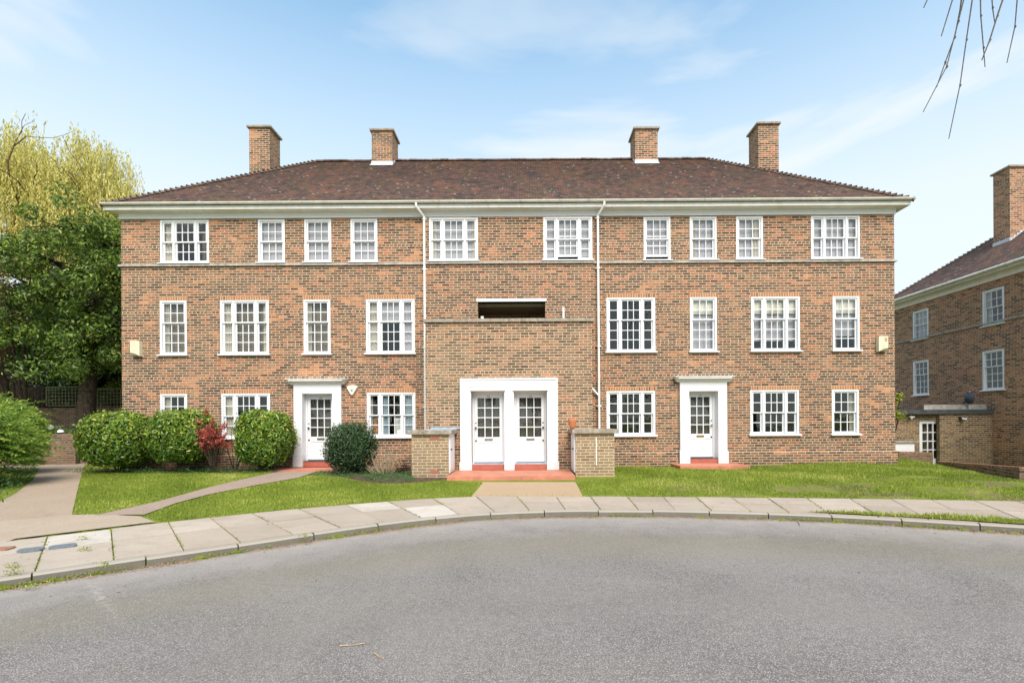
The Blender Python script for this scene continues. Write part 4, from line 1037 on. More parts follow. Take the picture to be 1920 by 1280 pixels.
hs = [(w_[0]-.40, w_[0]+.40, w_[2]+.03, w_[3]-.03) for w_ in wr]
ys = sorted({Y0, Y1, *[h[0] for h in hs], *[h[1] for h in hs]}); zs = sorted({-1.6, EYR+.05, *[h[2] for h in hs], *[h[3] for h in hs]})
for i in range(len(ys)-1):
    for j in range(len(zs)-1):
        my, mz = (ys[i]+ys[i+1])/2, (zs[j]+zs[j+1])/2
        if any(h[0] < my < h[1] and h[2] < mz < h[3] for h in hs): continue
        m.quad((XR,ys[i],zs[j]),(XR,ys[i+1],zs[j]),(XR,ys[i+1],zs[j+1]),(XR,ys[i],zs[j+1]))
for a, b, c, d in hs:
    for q in (((a,c),(a,d)),((b,c),(b,d)),((a,c),(b,c)),((a,d),(b,d))):
        (p0, q0), (p1, q1) = q; m.quad((XR,p0,q0),(XR,p1,q1),(XR+.2,p1,q1),(XR+.2,p0,q0))
m.quad((XR,Y0,-1.6),(XR+8.5,Y0,-1.6),(XR+8.5,Y0,EYR),(XR,Y0,EYR)); m.quad((XR,Y1,-1.6),(XR+8.5,Y1,-1.6),(XR+8.5,Y1,EYR),(XR,Y1,EYR)); m.quad((XR+8.5,Y0,-1.6),(XR+8.5,Y1,-1.6),(XR+8.5,Y1,EYR),(XR+8.5,Y0,EYR))
m.build('wall', M['brick_r'], hr)
m = MB(); m.quad((XR+2.6,Y0,-1.6),(XR+2.6,Y1,-1.6),(XR+2.6,Y1,EYR),(XR+2.6,Y0,EYR)); m.box(XR+.25, XR+2.6, Y0+.1, Y1-.1, 3.3, 3.4); m.build('interior', M['roomd'], hr)
for w_ in wr:                                  # built facing -y, then turned to face -x
    Dm, wd, z0, z1, rows, kd = w_
    f = sash_window(0, wd, z0, z1, rows, 'netx' if kd == 'net' else ('darkl' if kd == 'dark' else 'halfn'), 0.0, None, lintel=False)
    for o in [f]+list(f.children):
        if o is f: o.data.transform(Matrix.Translation((XR, Dm, 0)) @ Matrix.Rotation(R(-90), 4, 'Z'))
        else: o.data.transform(Matrix.Translation((XR, Dm, 0)) @ Matrix.Rotation(R(-90), 4, 'Z'))
    f.parent = hr; fix(f)
# eaves
zf = EYR
m = MB(); m.box(XR-.05, XR-.002, Y0-.02, Y1+.02, zf-.22, zf); m.box(XR-.30, XR-.002, Y0-.3, Y1+.3, zf+.001, zf+.03); m.box(XR-.32, XR-.30, Y0-.3, Y1+.3, zf+.001, zf+.10)
m.box(XR-.05, XR+8.5, Y1+.001, Y1+.3, zf+.031, zf+.06); m.build('cornice', M['white_old'], hr)
m = MB(); m.tube([(XR-.39,Y0-.35,zf+.12),(XR-.39,Y1+.38,zf+.12)], .055, 10); m.build('gutter', M['gutter'], hr, True)
zs_ = EYE+ray(1883, 598)[1]*XR/ray(1883, 598)[0]
m = MB(); m.box(XR-.055, XR-.001, Y0-.05, Y1+.05, zs_-.06, zs_); m.build('string_course', M['stone'], hr)
hipped(XR-.38, XR+8.9, Y0-.4, Y1+.42, zf+.08, zf+.08+3.45, 4.4, hr, axis='y', courses=44)
chimney(19.35, 20.35, 19.75, 20.45, 6.5, 11.65, hr, mat='brick_r', flash=None)
m = MB()
for k in range(6): m.box(19.33, 19.345, 19.75+k*.12, 19.75+(k+1)*.12, 8.68, 8.86)
for k in range(7): m.box(19.35+k*.13, 19.35+(k+1)*.13, 19.735, 19.748, 8.66+k*.10, 8.84+k*.10)
m.build('flashing', M['leadw'], hr)
# flat-roofed porch
zp0 = EYE+ray(1862, 771)[1]*18.7
xl = ray(1762,820)[0]*18.7
m = MB(); m.box(xl, XR-.002, 18.7, 18.849, -1.6, zp0-.08); m.build('porch', M['brick_ext'], hr)
xl2 = 12.6*1.0
m = MB(); xd0, xd1 = ray(1724,820)[0]*18.85, ray(1757,820)[0]*18.85
panel(m, 13.0, 17.0, -1.6, zp0-.08, 18.85, [(xd0, 15.82, -1.3, EYE+ray(1740,788)[1]*18.85)], .2); m.quad((13.0,18.85,-1.6),(13.0,24,-1.6),(13.0,24,zp0-.08),(13.0,18.85,zp0-.08)); m.build('porch', M['brick_ext'], hr)
m = MB(); m.box(12.9, XR-.003, 18.62, 24.0, zp0-.08, zp0+.08) ; m.build('porch_roof', M['felt'], hr)
m = MB(); m.box(15.2, XR-.02, 18.9, 18.98, zp0+.081, zp0+.27); m.build('parapet', M['stone'], hr)
zd1 = EYE+ray(1740,788)[1]*18.85
dd = door(xd0+.05, xl+.12, zd1-2.0, zd1-.04, 19.6, '', -1, hr) if False else None
m = MB(); zd0 = zd1-2.05; xa, xb = xd0+.02, 15.80
m.box(xa, xa+.13, 18.90, 18.96, zd0, zd1); m.box(xb-.06, xb, 18.90, 18.96, zd0, zd1); m.box(xa+.13, xb-.06, 18.90, 18.96, zd1-.12, zd1); m.box(xa+.13, xb-.06, 18.90, 18.96, zd0, zd0+.6)
gx0, gx1, gz0, gz1 = xa+.13, xb-.06, zd0+.6, zd1-.12
for i in (1, 2): xx = gx0+(gx1-gx0)*i/3; m.box(xx-.018, xx+.018, 18.904, 18.95, gz0, gz1)
for j in (1, 2, 3):
    zz = gz0+(gz1-gz0)*j/4; m.box(gx0, gx1, 18.906, 18.948, zz-.018, zz+.018)
dd = m.build('door', M['white'], hr)
m = MB(); m.quad((gx0,18.93,gz0),(gx1,18.93,gz0),(gx1,18.93,gz1),(gx0,18.93,gz1)); m.build('pane', M['glass'], dd)
m = MB(); m.quad((gx0-.1,19.10,gz0-.7),(gx1+.1,19.10,gz0-.7),(gx1+.1,19.10,gz1+.1),(gx0-.1,19.10,gz1+.1)); m.build('backing', M['roomd'], dd)
def lampbox(px, py, D, white):
    x, y, z = PT(px, py, D); m = MB(); m.box(x-.09, x+.09, D-.12, D-.001, z-.03, z+.03); o = m.build('wall_lamp', M['white_old' if white else 'black'], hr)
    m = MB(); m.tube([(x-.03,D-.1,z-.02),(x+(-.08 if white else .06),D-.2,z-.06)], .035, 10); m.build('lamp_head', M['glassw'], o, True)
lampbox(1706, 781, 18.85, True); lampbox(1801, 783, 18.7, False)
# satellite dish on the porch roof
x, y, z = PT(1814, 746, 18.8)
dm = MB(); n_ = 18; rr = .22; vs = []; fs = []
for j in range(5):
    r_ = rr*j/4; dx = -.16*(1-(j/4)**2)
    for i in range(n_): a = 2*math.pi*i/n_; vs.append((x+.08+dx, y+r_*math.cos(a), z+r_*math.sin(a)*1.05))
fs = [(j*n_+i, j*n_+(i+1) % n_, (j+1)*n_+(i+1) % n_, (j+1)*n_+i) for j in range(4) for i in range(n_)]
dm.add(vs, fs); d_ = dm.build('satellite_dish', M['dish'], hr, True)
m = MB(); m.tube([(x+.085,y,zp0+.08),(x+.085,y,z+.27)], .013, 8); m.build('bracket', M['creamw'], d_)
m = MB(); m.tube([(x-.05,y,z-.12),(x-.2,y-.1,z-.18)], .012, 6); m.box(x-.26, x-.18, y-.13, y-.07, z-.21, z-.15); m.build('feed_arm', M['black'], d_)

# garden walls at the right
def gwall(p0, p1, z0, za, zb, label, wall='brick_wall', th=.23, capm='capb'):
    r_ = empty('garden_wall', (p0[0], p0[1], z0), label, 'garden wall')
    m = MB(); m.obox(p0, p1, th, z0, (za-.07, zb-.07)); m.build('wall', M[wall], r_)
    m = MB(); d = math.hypot(p1[0]-p0[0], p1[1]-p0[1]); n_ = int(d/.078)
    for k in range(n_):
        f0, f1 = k/n_+.06/n_, (k+1)/n_-.06/n_; j = random.uniform(-.004, .004)
        a = (p0[0]+(p1[0]-p0[0])*f0, p0[1]+(p1[1]-p0[1])*f0); b = (p0[0]+(p1[0]-p0[0])*f1, p0[1]+(p1[1]-p0[1])*f1)
        z_ = lambda f: za+(zb-za)*f
        m.obox(a, b, th+.006, z_(f0)-.069, (z_(f0)+j, z_(f1)+j))
    m.build('brick_coping', M[capm], r_); return r_
M['capb'] = plain('coping_brick', (.28,.15,.10), .9, .15, .35, 14, .004)
gw = gwall((13.05, 15.55), (11.35, 11.25), -.9, .31, .53, 'long low red brick garden wall dropping towards the right edge')
gwall((13.0, 17.4), (14.35, 17.6), -.9, .52, .47, 'short brown brick wall just beyond the corner of the main block')
m = MB(); m.box(13.2, 14.35, 18.3, 18.5, -.3, .78); pw = m.build('planter_wall', M['white'], None)
tag(pw, 'small white rendered wall beside the brick porch at the right', 'wall')
m = MB(); m.box(13.1, 14.5, 18.25, 18.75, .781, .86); m.build('capping', M['coping'], pw)

# ------------------------------------------------------------------ plants
def leaves(name, C, Nn, size, mat, parent=None, aspect=.42, vmean=.45, vsd=.22, droop=0.0, vextra=None, foldk=.25):
    """C (n,3) centres, Nn (n,3) facing; each leaf a folded 4-point blade"""
    n_ = len(C); Nn = Nn+rng.normal(0, .45, Nn.shape); Nn /= np.linalg.norm(Nn, axis=1, keepdims=True)+1e-9
    r_ = rng.normal(0, 1, (n_, 3)); r_[:, 2] -= droop
    t_ = r_-Nn*np.sum(r_*Nn, 1, keepdims=True); t_ /= np.linalg.norm(t_, axis=1, keepdims=True)+1e-9
    b_ = np.cross(Nn, t_); L = size*rng.uniform(.65, 1.25, (n_, 1)); W = L*aspect
    V = np.empty((n_, 4, 3)); V[:, 0] = C-t_*L*.5; V[:, 1] = C+b_*W*.5+Nn*L*foldk*.3; V[:, 2] = C+t_*L*.5-Nn*L*.12; V[:, 3] = C-b_*W*.5+Nn*L*foldk*.3
    v = rng.normal(vmean, vsd, n_); v = v+(vextra if vextra is not None else 0); v = np.clip(v, 0, 1)
    return npmesh(name, V.reshape(-1, 3), np.arange(n_*4).reshape(-1, 4), M[mat], parent, np.repeat(v, 4))
def shell(n_, c, r, p=2.0, inner=.78, low=-1.0, noise_amp=.07, seed=0):
    """points near the surface of a super-ellipsoid"""
    u = rng.normal(0, 1, (n_, 3)); u /= np.linalg.norm(u, axis=1, keepdims=True); u = u[u[:, 2] > low]
    k = (np.abs(u)**p).sum(1)**(-1/p)
    a = seed*1.7; w_ = 1+noise_amp*(np.sin(u[:, 0]*5+a)*np.cos(u[:, 2]*6+a*2)+.6*np.sin(u[:, 1]*9+u[:, 0]*7+a))
    d = (k*w_*np.where(rng.random(len(u)) < .04, rng.uniform(1.0, 1.13, len(u)), rng.uniform(inner, 1.03, len(u))))[:, None]
    return np.array(c)+u*d*np.array(r), u*np.array([1/r[0], 1/r[1], 1/r[2]])
def nrm(a): return a/(np.linalg.norm(a, axis=1, keepdims=True)+1e-9)
M['core'] = plain('core_shade', (.018,.026,.010), .95, .05, .3, 9)  # solid dark core keeps bushes opaque, inner shade put into its colour
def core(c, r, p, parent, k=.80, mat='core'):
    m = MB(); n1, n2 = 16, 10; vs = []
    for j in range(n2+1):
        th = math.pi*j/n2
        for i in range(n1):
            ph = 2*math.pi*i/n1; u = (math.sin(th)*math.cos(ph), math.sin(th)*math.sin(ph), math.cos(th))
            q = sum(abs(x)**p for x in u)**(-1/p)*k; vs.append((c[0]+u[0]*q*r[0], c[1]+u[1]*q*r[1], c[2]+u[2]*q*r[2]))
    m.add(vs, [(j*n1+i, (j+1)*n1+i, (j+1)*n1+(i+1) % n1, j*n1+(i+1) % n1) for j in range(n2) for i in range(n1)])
    return m.build('dark_core', M[mat], parent, True)  # one closed dark filler inside the leaves, standing in for shade
def bush(name, label, cat, c, r, p, n_, size, mat, group=None, seed=0, aspect=.42, stems=True, vmean=.45):
    e = empty(name, (c[0], c[1], c[2]-r[2]), label, cat, group)
    C, Nn = shell(n_, c, r, p, seed=seed, noise_amp=.05)
    sk = rng.random(len(C)) < np.clip(1.25+ (C[:, 2]-(c[2]-r[2]))/(r[2])*.9-.55, .25, 1); C, Nn = C[sk], Nn[sk]
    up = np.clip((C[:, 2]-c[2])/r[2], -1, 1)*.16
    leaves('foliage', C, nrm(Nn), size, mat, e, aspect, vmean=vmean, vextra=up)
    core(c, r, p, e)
    if stems:
        m = MB()
        for k in range(7):
            a = random.uniform(0, 6.28); m.tube([(c[0]+.12*math.cos(a), c[1]+.12*math.sin(a), c[2]-r[2]-.12),(c[0]+r[0]*.4*math.cos(a), c[1]+r[1]*.4*math.sin(a), c[2]-r[2]*.5)], .018, 6)
        m.build('stems', M['bark'], e)
    return e
def from_px(px, py_top, py_bot, pxl, pxr, D):
    x = FX(px, 830, D); rx = (pxr-pxl)/2*D/F; z1 = PT(px, py_top, D)[2]; z0 = PT(px, py_bot, D)[2]
    return (x, D, (z0+z1)/2), (rx, rx*.85, (z1-z0)/2)
for i_, (px, t_, b_, l_, r2, lab) in enumerate(((221,770,876,155,287,'leftmost clipped laurel bush, overlapping the corner of the block'),
        (343,766,868,284,412,'middle clipped laurel bush, touching the red-leaved shrub'),
        (497,768,874,441,553,'clipped laurel bush right beside the left white door'))):
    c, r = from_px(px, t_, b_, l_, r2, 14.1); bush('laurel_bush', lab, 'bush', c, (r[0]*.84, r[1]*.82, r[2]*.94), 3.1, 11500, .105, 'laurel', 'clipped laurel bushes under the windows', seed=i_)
c, r = from_px(658, 791, 889, 610, 707, 13.55)
bush('camellia_bush', 'dark green round bush between the left white door and a window', 'bush', c, r, 2.2, 9000, .065, 'darkleaf', seed=5, vmean=.42)
# red-leaved shrub
def shrub(name, label, px, pyt, pyb, pl_, pr_, D, mat, n_, size, stem='bark', dens_top=True, nst=10):
    c, r = from_px(px, pyt, pyb, pl_, pr_, D); e = empty(name, (c[0], D, c[2]-r[2]), label, 'shrub')
    m = MB(); C = []; N_ = []
    for k in range(nst):
        a = random.uniform(0, 6.28); q = math.sqrt(random.random()); tx, ty = c[0]+r[0]*q*math.cos(a), D+r[1]*q*math.sin(a); tz = c[2]+r[2]*random.uniform(-.35, 1.0)
        b0 = (c[0]+.06*math.cos(a), D+.06*math.sin(a), c[2]-r[2]-.03); mid = ((b0[0]*.4+tx*.6), (b0[1]*.4+ty*.6), (b0[2]+tz)/2)
        m.tube([b0, mid, (tx, ty, tz)], [.014, .009, .004], 5)
        for j in range(4):
            s0 = Vector(mid).lerp(Vector((tx, ty, tz)), random.uniform(.0, .8)); e1 = s0+Vector((random.uniform(-.18,.18), random.uniform(-.18,.18), random.uniform(.05,.28)))
            m.tube([s0, e1], [.006, .003], 4)
            for _ in range(max(1, n_//nst//4)): C.append(s0.lerp(e1, random.uniform(.2, 1.1))+Vector((random.gauss(0,.03), random.gauss(0,.03), random.gauss(0,.03)))); N_.append((random.gauss(0,1), random.gauss(-.3,1), random.gauss(.3,1)))
    m.build('stems', M[stem], e)
    if n_: leaves('foliage', np.array([tuple(q) for q in C]), nrm(np.array(N_)), size, mat, e)
    return e
shrub('photinia_shrub', 'red-leaved shrub between two clipped laurel bushes', 400, 770, 872, 372, 436, 13.6, 'red', 2000, .075, nst=13)
shrub('bare_shrub', 'leafless tan shrub left of the yellow brick bin store', 722, 838, 896, 684, 768, 13.4, 'dead', 260, .03, 'stick', nst=30)
shrub('climbing_plant', 'dark bare climber on the wall left of the last laurel', 440, 800, 876, 420, 462, 14.6, 'ivy', 60, .05, nst=8)
shrub('low_shrub', 'small dark red plant against the yellow brick bin store', 755, 870, 893, 742, 770, 13.5, 'darkred', 300, .05, nst=10)
x = 0
# ground cover under the bushes
def cover(name, label, poly, n_, h, size, mat):
    x0 = min(p[0] for p in poly); x1 = max(p[0] for p in poly); y0 = min(p[1] for p in poly); y1 = max(p[1] for p in poly)
    x = rng.uniform(x0, x1, n_); y = rng.uniform(y0, y1, n_); k = ptsin(poly, x, y); x, y = x[k], y[k]
    m_ = .5+.5*np.sin(x*5.1+np.sin(y*4))*np.cos(y*6+x*2); z = T(x, y)+rng.uniform(0, 1, len(x))*h*(.35+m_)
    C = np.stack([x, y, z], -1); N_ = np.tile([0, -.4, 1.0], (len(x), 1)); o = leaves(name, C, N_+rng.normal(0, .3, C.shape), size, mat)
    tag(o, label, 'ground cover', kind='stuff')
cover('ground_cover', 'low leafy green plants along the foot of the laurel bushes', [U(160,888),U(300,889),U(420,889),U(520,886),U(530,872),(-8,14.6),(-13.0,14.8),(-13.4,14.4)], 9000, .13, .05, 'ivy')
cover('ground_cover', 'grey-green low plants left of the yellow brick bin store', [U(676,900),U(700,905),U(780,903),U(775,890),U(700,884),U(672,890)], 3500, .12, .045, 'ivy')
cover('ground_cover', 'small weeds around the foot of the dark round bush', [U(585,893),U(660,897),U(680,890),U(600,884)], 1300, .10, .045, 'ivy')

# juniper at the left edge
def juniper(label, c, r, n_, seed, group):
    e = empty('juniper_bush', (c[0], c[1], c[2]-r[2]), label, 'bush', group)
    C = []; V_ = []; D_ = []
    m = MB()
    for k in range(n_):
        u = Vector((random.gauss(0,1), random.gauss(0,1), random.gauss(.25,.8))).normalized()
        if u.z < -.45: u.z = -u.z*.4
        p = Vector((c[0]+u.x*r[0]*.55, c[1]+u.y*r[1]*.55, c[2]+u.z*r[2]*.55)); L = random.uniform(.45, .8); vk = random.gauss(-.12, .12)
        d = Vector((u.x+.8, u.y-.35, u.z*.35+.12)).normalized(); tip = random.uniform(.42, .70)*(1.35 if random.random() < .08 else 1)
        for j in range(64):
            f = j/64; q = p+Vector((d.x*r[0]*tip*f*1.05, d.y*r[1]*tip*f*1.05, d.z*r[2]*tip*f-.13*f*f))
            q += Vector((random.gauss(0,.022), random.gauss(0,.022), random.gauss(0,.014)))*(1.15-f); C.append(tuple(q)); D_.append((d.x, d.y, d.z-.3*f)); V_.append(f*.6+vk)
    C = np.array(C); D_ = np.array(D_)+rng.normal(0, .42, (len(C), 3)); D_ = nrm(D_); s_ = nrm(np.cross(D_, rng.normal(0, 1, C.shape))); L = rng.uniform(.06, .12, (len(C), 1)); W = L*.10
    V = np.empty((len(C), 4, 3)); V[:, 0] = C; V[:, 1] = C+D_*L*.5+s_*W; V[:, 2] = C+D_*L; V[:, 3] = C+D_*L*.5-s_*W
    v = np.clip(np.array(V_)+rng.normal(.26, .12, len(C)), 0, 1)
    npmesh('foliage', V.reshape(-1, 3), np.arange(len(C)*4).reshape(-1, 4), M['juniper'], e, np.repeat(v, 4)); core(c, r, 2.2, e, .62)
jg = 'juniper bushes beside the path'
juniper('feathery green juniper nearest the pavement, at the left edge', (-12.75, 11.0, 1.15), (1.25, 1.5, 1.2), 1200, 1, jg)
juniper('tall feathery juniper behind the nearer one, beside the steps', (-15.05, 13.4, 1.45), (1.35, 1.5, 1.3), 1200, 2, jg)
cover('ground_cover', 'leafy ivy spilling onto the path under the junipers', [U(-60,965),U(0,946),U(30,925),U(62,898),U(78,876),U(60,870),(-15.5,14.5),(-13,10.5)], 16000, .34, .06, 'ivy')

# ------------------------------------------------------------------ left background
A_ = (-15.75, 17.45); B_ = (-16.45, 17.3); C_ = (-18.9, 19.4)
sw = empty('retaining_wall', (A_[0], A_[1], .3), 'brown brick wall beside the garden steps, lamps on top', 'wall')
m = MB(); m.obox(A_, B_, .24, .1, 1.34); m.obox((B_[0]-.12, B_[1]-.1), C_, .24, .1, 1.33); m.build('wall', M['brick_wall'], sw)
m = MB(); m.obox((-15.70,17.6), (-13.0,17.7), .24, .1, .66); tag(m.build('low_wall', M['brick_wall']), 'low dark red brick edging behind the leftmost laurel bush', 'wall')
xr_ = lambda yy: -16.62-1.16*max(0, yy-17.3)
m = MB()
for k in range(5): m.box(-20.0, xr_(17.15+.30*k), 16.85+.30*k, 18.6+.30*k, 0, .45+.15*k)
st = m.build('garden_steps', M['brick_wall']); tag(st, 'brick steps climbing from the side path towards the trees', 'steps')
m = MB()
for k in range(5): m.box(-20.0, xr_(17.15+.30*k)-.01, 16.82+.30*k, 17.12+.30*k, .451+.15*k, .485+.15*k)
m.build('tread', M['path'], st)
def bollard(px, py, D, label, h=.2, small=False):
    x, y, z = PT(px, py, D); zb = 1.33
    e = empty('garden_lamp', (x, y, zb), label, 'lamp')
    if not small:
        m = MB(); m.lathe(x, y, [(0,zb),(.10,zb),(.10,zb+.16),(.085,zb+.18),(0,zb+.18)], 16); m.build('base', M['black'], e, True)
        m = MB(); m.lathe(x, y, [(.085,zb+.181),(.09,zb+.22),(.07,zb+.29),(0,zb+.31)], 16); m.build('globe', M['glassw'], e, True)
    else:
        m = MB(); m.lathe(x, y, [(0,zb),(.05,zb),(.05,zb+.06),(0,zb+.06)], 12); m.build('base', M['greyp'], e, True)
        m = MB(); m.lathe(x, y, [(.10,zb+.061),(.08,zb+.12),(.03,zb+.15),(0,zb+.155)], 16); m.build('globe', M['glassw'], e, True)
bollard(95, 800, 17.6, 'black lamp with round white globe on the wall by the steps'); bollard(114, 812, 17.4, 'low white lamp on the end of the brick wall', small=True)
# boundary wall and trellis
m = MB(); m.box(-27, -13.8, 21.0, 21.25, .8, 2.38); bw_ = m.build('boundary_wall', M['brick_wall']); tag(bw_, 'old brown brick boundary wall under the trees at the left', 'wall')
def trellis(x0, x1, z0, z1, y, label, grid=.14):
    e = empty('trellis_panel', ((x0+x1)/2, y, z0), label, 'trellis', 'trellis panels on the boundary wall')
    m = MB(); m.box(x0, x0+.045, y, y+.04, z0, z1); m.box(x1-.045, x1, y, y+.04, z0, z1); m.box(x0+.045, x1-.045, y, y+.04, z1-.04, z1); m.box(x0+.045, x1-.045, y, y+.04, z0, z0+.04); m.build('frame', M['wood'], e)
    m = MB(); x = x0+grid
    while x < x1-.05: m.box(x-.014, x+.014, y+.004, y+.018, z0+.04, z1-.04); x += grid
    z = z0+grid
    while z < z1-.05: m.box(x0+.045, x1-.045, y+.020, y+.034, z-.014, z+.014); z += grid
    m.build('lattice', M['wood'], e)
trellis(-20.35, -18.75, 2.45, 3.28, 21.05, 'square-mesh trellis panel left of the tree trunk'); trellis(-18.3, -16.6, 2.3, 3.2, 21.05, 'trellis panel right of the tree trunk')
trellis(-16.58, -14.9, 2.3, 3.2, 21.05, 'trellis panel hidden behind the corner of the block')
m = MB(); m.box(-24.5, -20.4, 21.05, 21.09, 2.39, 3.25)
for k in range(28): m.box(-24.5+k*.146, -24.5+k*.146+.13, 21.035, 21.049, 2.39, 3.27)
tag(m.build('fence_panel', M['fence']), 'dark close-boarded fence left of the trellis', 'fence')

def limbs(mb, p, d, L, r, depth, tips, spread=.55, grav=0.0):
    p = Vector(p); d = Vector(d).normalized(); pts = [p]; rs = [r]; q = p
    for k in range(4):
        d = (d+Vector((random.gauss(0,.24), random.gauss(0,.24), random.gauss(0,.18)-grav))).normalized(); q = q+d*(L/4); pts.append(q); rs.append(r*(1-.13*(k+1)))
    mb.tube(pts, rs, 7 if depth > 1 else 5); tips.append((q, d))
    if depth > 0:
        for _ in range(3 if depth > 1 else 4):
            k = random.choice((2, 3, 4)); a = random.uniform(0, 6.28); s_ = Vector((math.cos(a), math.sin(a), random.uniform(-.1, .7)))
            limbs(mb, pts[k], d*(1-spread)+s_*spread, L*random.uniform(.55, .78), rs[k]*.62, depth-1, tips, spread, grav)
def clumps(cs, n_per, rad, flat=.7):
    C = []; N_ = []
    for c in cs:
        u = rng.normal(0, 1, (n_per, 3)); u /= np.linalg.norm(u, axis=1, keepdims=True); k = rng.uniform(.45, 1.05, (n_per, 1)); rr_ = rad*rng.uniform(.6, 1.25)
        C.append(np.array(c)+u*k*rr_*np.array([1, 1, flat])); N_.append(u+np.array([0, 0, .5]))
    return np.concatenate(C), np.concatenate(N_)
# big evergreen
e = empty('evergreen_tree', (-17.2, 19.4, 1.4), 'dense dark evergreen tree with a thick trunk at the corner of the block', 'tree')
m = MB(); tips = []
m.tube([(-17.25,19.4,1.1),(-17.2,19.4,1.8),(-17.1,19.4,3.2),(-17.0,19.4,4.6),(-17.1,19.5,6.5),(-17.2,19.5,9.0)], [.42,.31,.27,.24,.18,.06], 12)
for k in range(16):
    z = random.uniform(3.2, 8.2); a = random.uniform(0, 6.28); limbs(m, (-17.1,19.45,z), (math.cos(a), math.sin(a), .45), 2.1, .09, 1, tips)
m.build('trunk', M['bark'], e, True)
cs = []
for _ in range(260):
    u = rng.normal(0, 1, 3); u /= np.linalg.norm(u); k = rng.uniform(.45, 1.0)
    zc = 7.1+u[2]*k*3.7; wr_ = 3.6 if zc < 8 else 3.6-(zc-8)*.55
    xc_ = -17.7+u[0]*k*wr_
    if xc_ < -17.2 and zc > 9.6+(xc_+17.2)*1.05: continue
    cs.append((xc_, 19.4+u[1]*k*2.7, zc+.15*math.sin(u[0]*9)))
for _ in range(26): cs.append((-17.9+random.uniform(-3.4,2.7), 18.5+random.uniform(-1.4,1.0), random.uniform(3.5,5.2)))
C, N_ = clumps(cs, 200, .58, .9)
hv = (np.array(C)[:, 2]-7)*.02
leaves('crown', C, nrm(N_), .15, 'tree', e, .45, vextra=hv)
# dark undergrowth at the back left
def darkmass(name, label, cat, cs, n_per, rad, size, mat, group=None, vmean=.35, stem=True):
    x, y, z = cs[0]; e = empty(name, (x, y, 1.5), label, cat, group)
    C, N_ = clumps(cs, n_per, rad, .8); leaves('foliage', C, nrm(N_), size, mat, e, vmean=vmean)
    if stem:
        m = MB()
        for c in cs[::3]: m.tube([(x+random.uniform(-.3,.3), y, 1.2), (c[0], c[1], c[2])], [.06,.02], 5)
        m.build('stems', M['bark'], e)
    return e
def rc(n_, x0, x1, y0, y1, z0, z1): return [(random.uniform(x0,x1), random.uniform(y0,y1), random.uniform(z0,z1)) for _ in range(n_)]
darkmass('yew_tree', 'very dark evergreen thicket behind the fence at the left edge', 'tree', rc(150, -27.5,-18.6, 22.0, 24.0, 2.0, 8.2), 260, 1.0, .30, 'darkleaf')
darkmass('purple_shrub', 'dark red-leaved shrub at the left edge above the juniper', 'shrub', rc(34, -20.6,-18.6, 17.6, 19.0, 4.0, 7.6), 150, .5, .10, 'darkred')
darkmass('purple_shrub', 'brownish twiggy shrub behind the fence at the far left', 'shrub', rc(30, -22.5,-20.3, 20.0, 20.8, 1.8, 3.8), 110, .5, .07, 'darkred')
darkmass('hazel_shrub', 'sunlit yellow-green shrub seen through the trellis', 'shrub', rc(60, -18.9,-14.4, 22.0, 23.2, 1.8, 4.6), 150, .5, .10, 'yellowleaf')
darkmass('holly_shrub', 'green shrub growing behind the trellis beside the block', 'shrub', rc(170, -22,-13.4, 24.2, 26.2, 1.6, 8.5), 260, 1.1, .34, 'tree')
darkmass('backing_hedge', 'tall dark hedge added as backing to close sky gaps behind the trellis', 'hedge', rc(110, -31,-13.2, 27.2, 28.4, 1.2, 4.8), 190, .95, .34, 'darkleaf')  # added dark backing; blocks bright sky showing through the foliage
darkmass('fern_plant', 'low green plants behind the brick wall by the steps', 'plant', rc(36, -17.4,-14.6, 17.9, 18.7, .65, 1.5), 90, .22, .07, 'ivy', stem=False)
# willow
e = empty('willow_tree', (-25.5, 27, 0), 'tall yellow weeping willow behind the dark evergreen', 'tree')
m = MB(); tips = []
m.tube([(-27.5,27,0),(-27.2,27,4),(-26.6,27,8),(-25.9,27,11.0)], [.7,.55,.42,.28], 12)
for d, L in (((-.5,.1,1),4.8),((.35,-.1,1),4.3),((.9,0,.75),4.6),((1,.1,.35),4.6),((-1,0,.5),4.2),((.1,-.5,.9),4.4),((.6,.4,.8),4.5),((-.6,-.3,.9),4.6),((.95,-.2,.5),5.0)):
    limbs(m, (-26.3,27,9.6), d, L, .2, 2, tips, .5, -.02)
for a_, b_ in (((-28.2,25.5,12.2),(-24.6,26.3,10.2)),((-28.6,25.8,11.0),(-25.0,26,10.6))):
    m.tube([a_, tuple((a_[i]+b_[i])/2+.3 for i in range(3)), b_], [.2,.16,.1], 8)
m.build('trunk', M['barkl'], e, True)
SC = []; SD = []; SVv = []; m = MB()
src = [(t_[0], t_[1]) for t_ in tips]+[(Vector((random.uniform(-28.8,-19.2), random.uniform(25.2,28.5), 0)), None) for _ in range(620)]
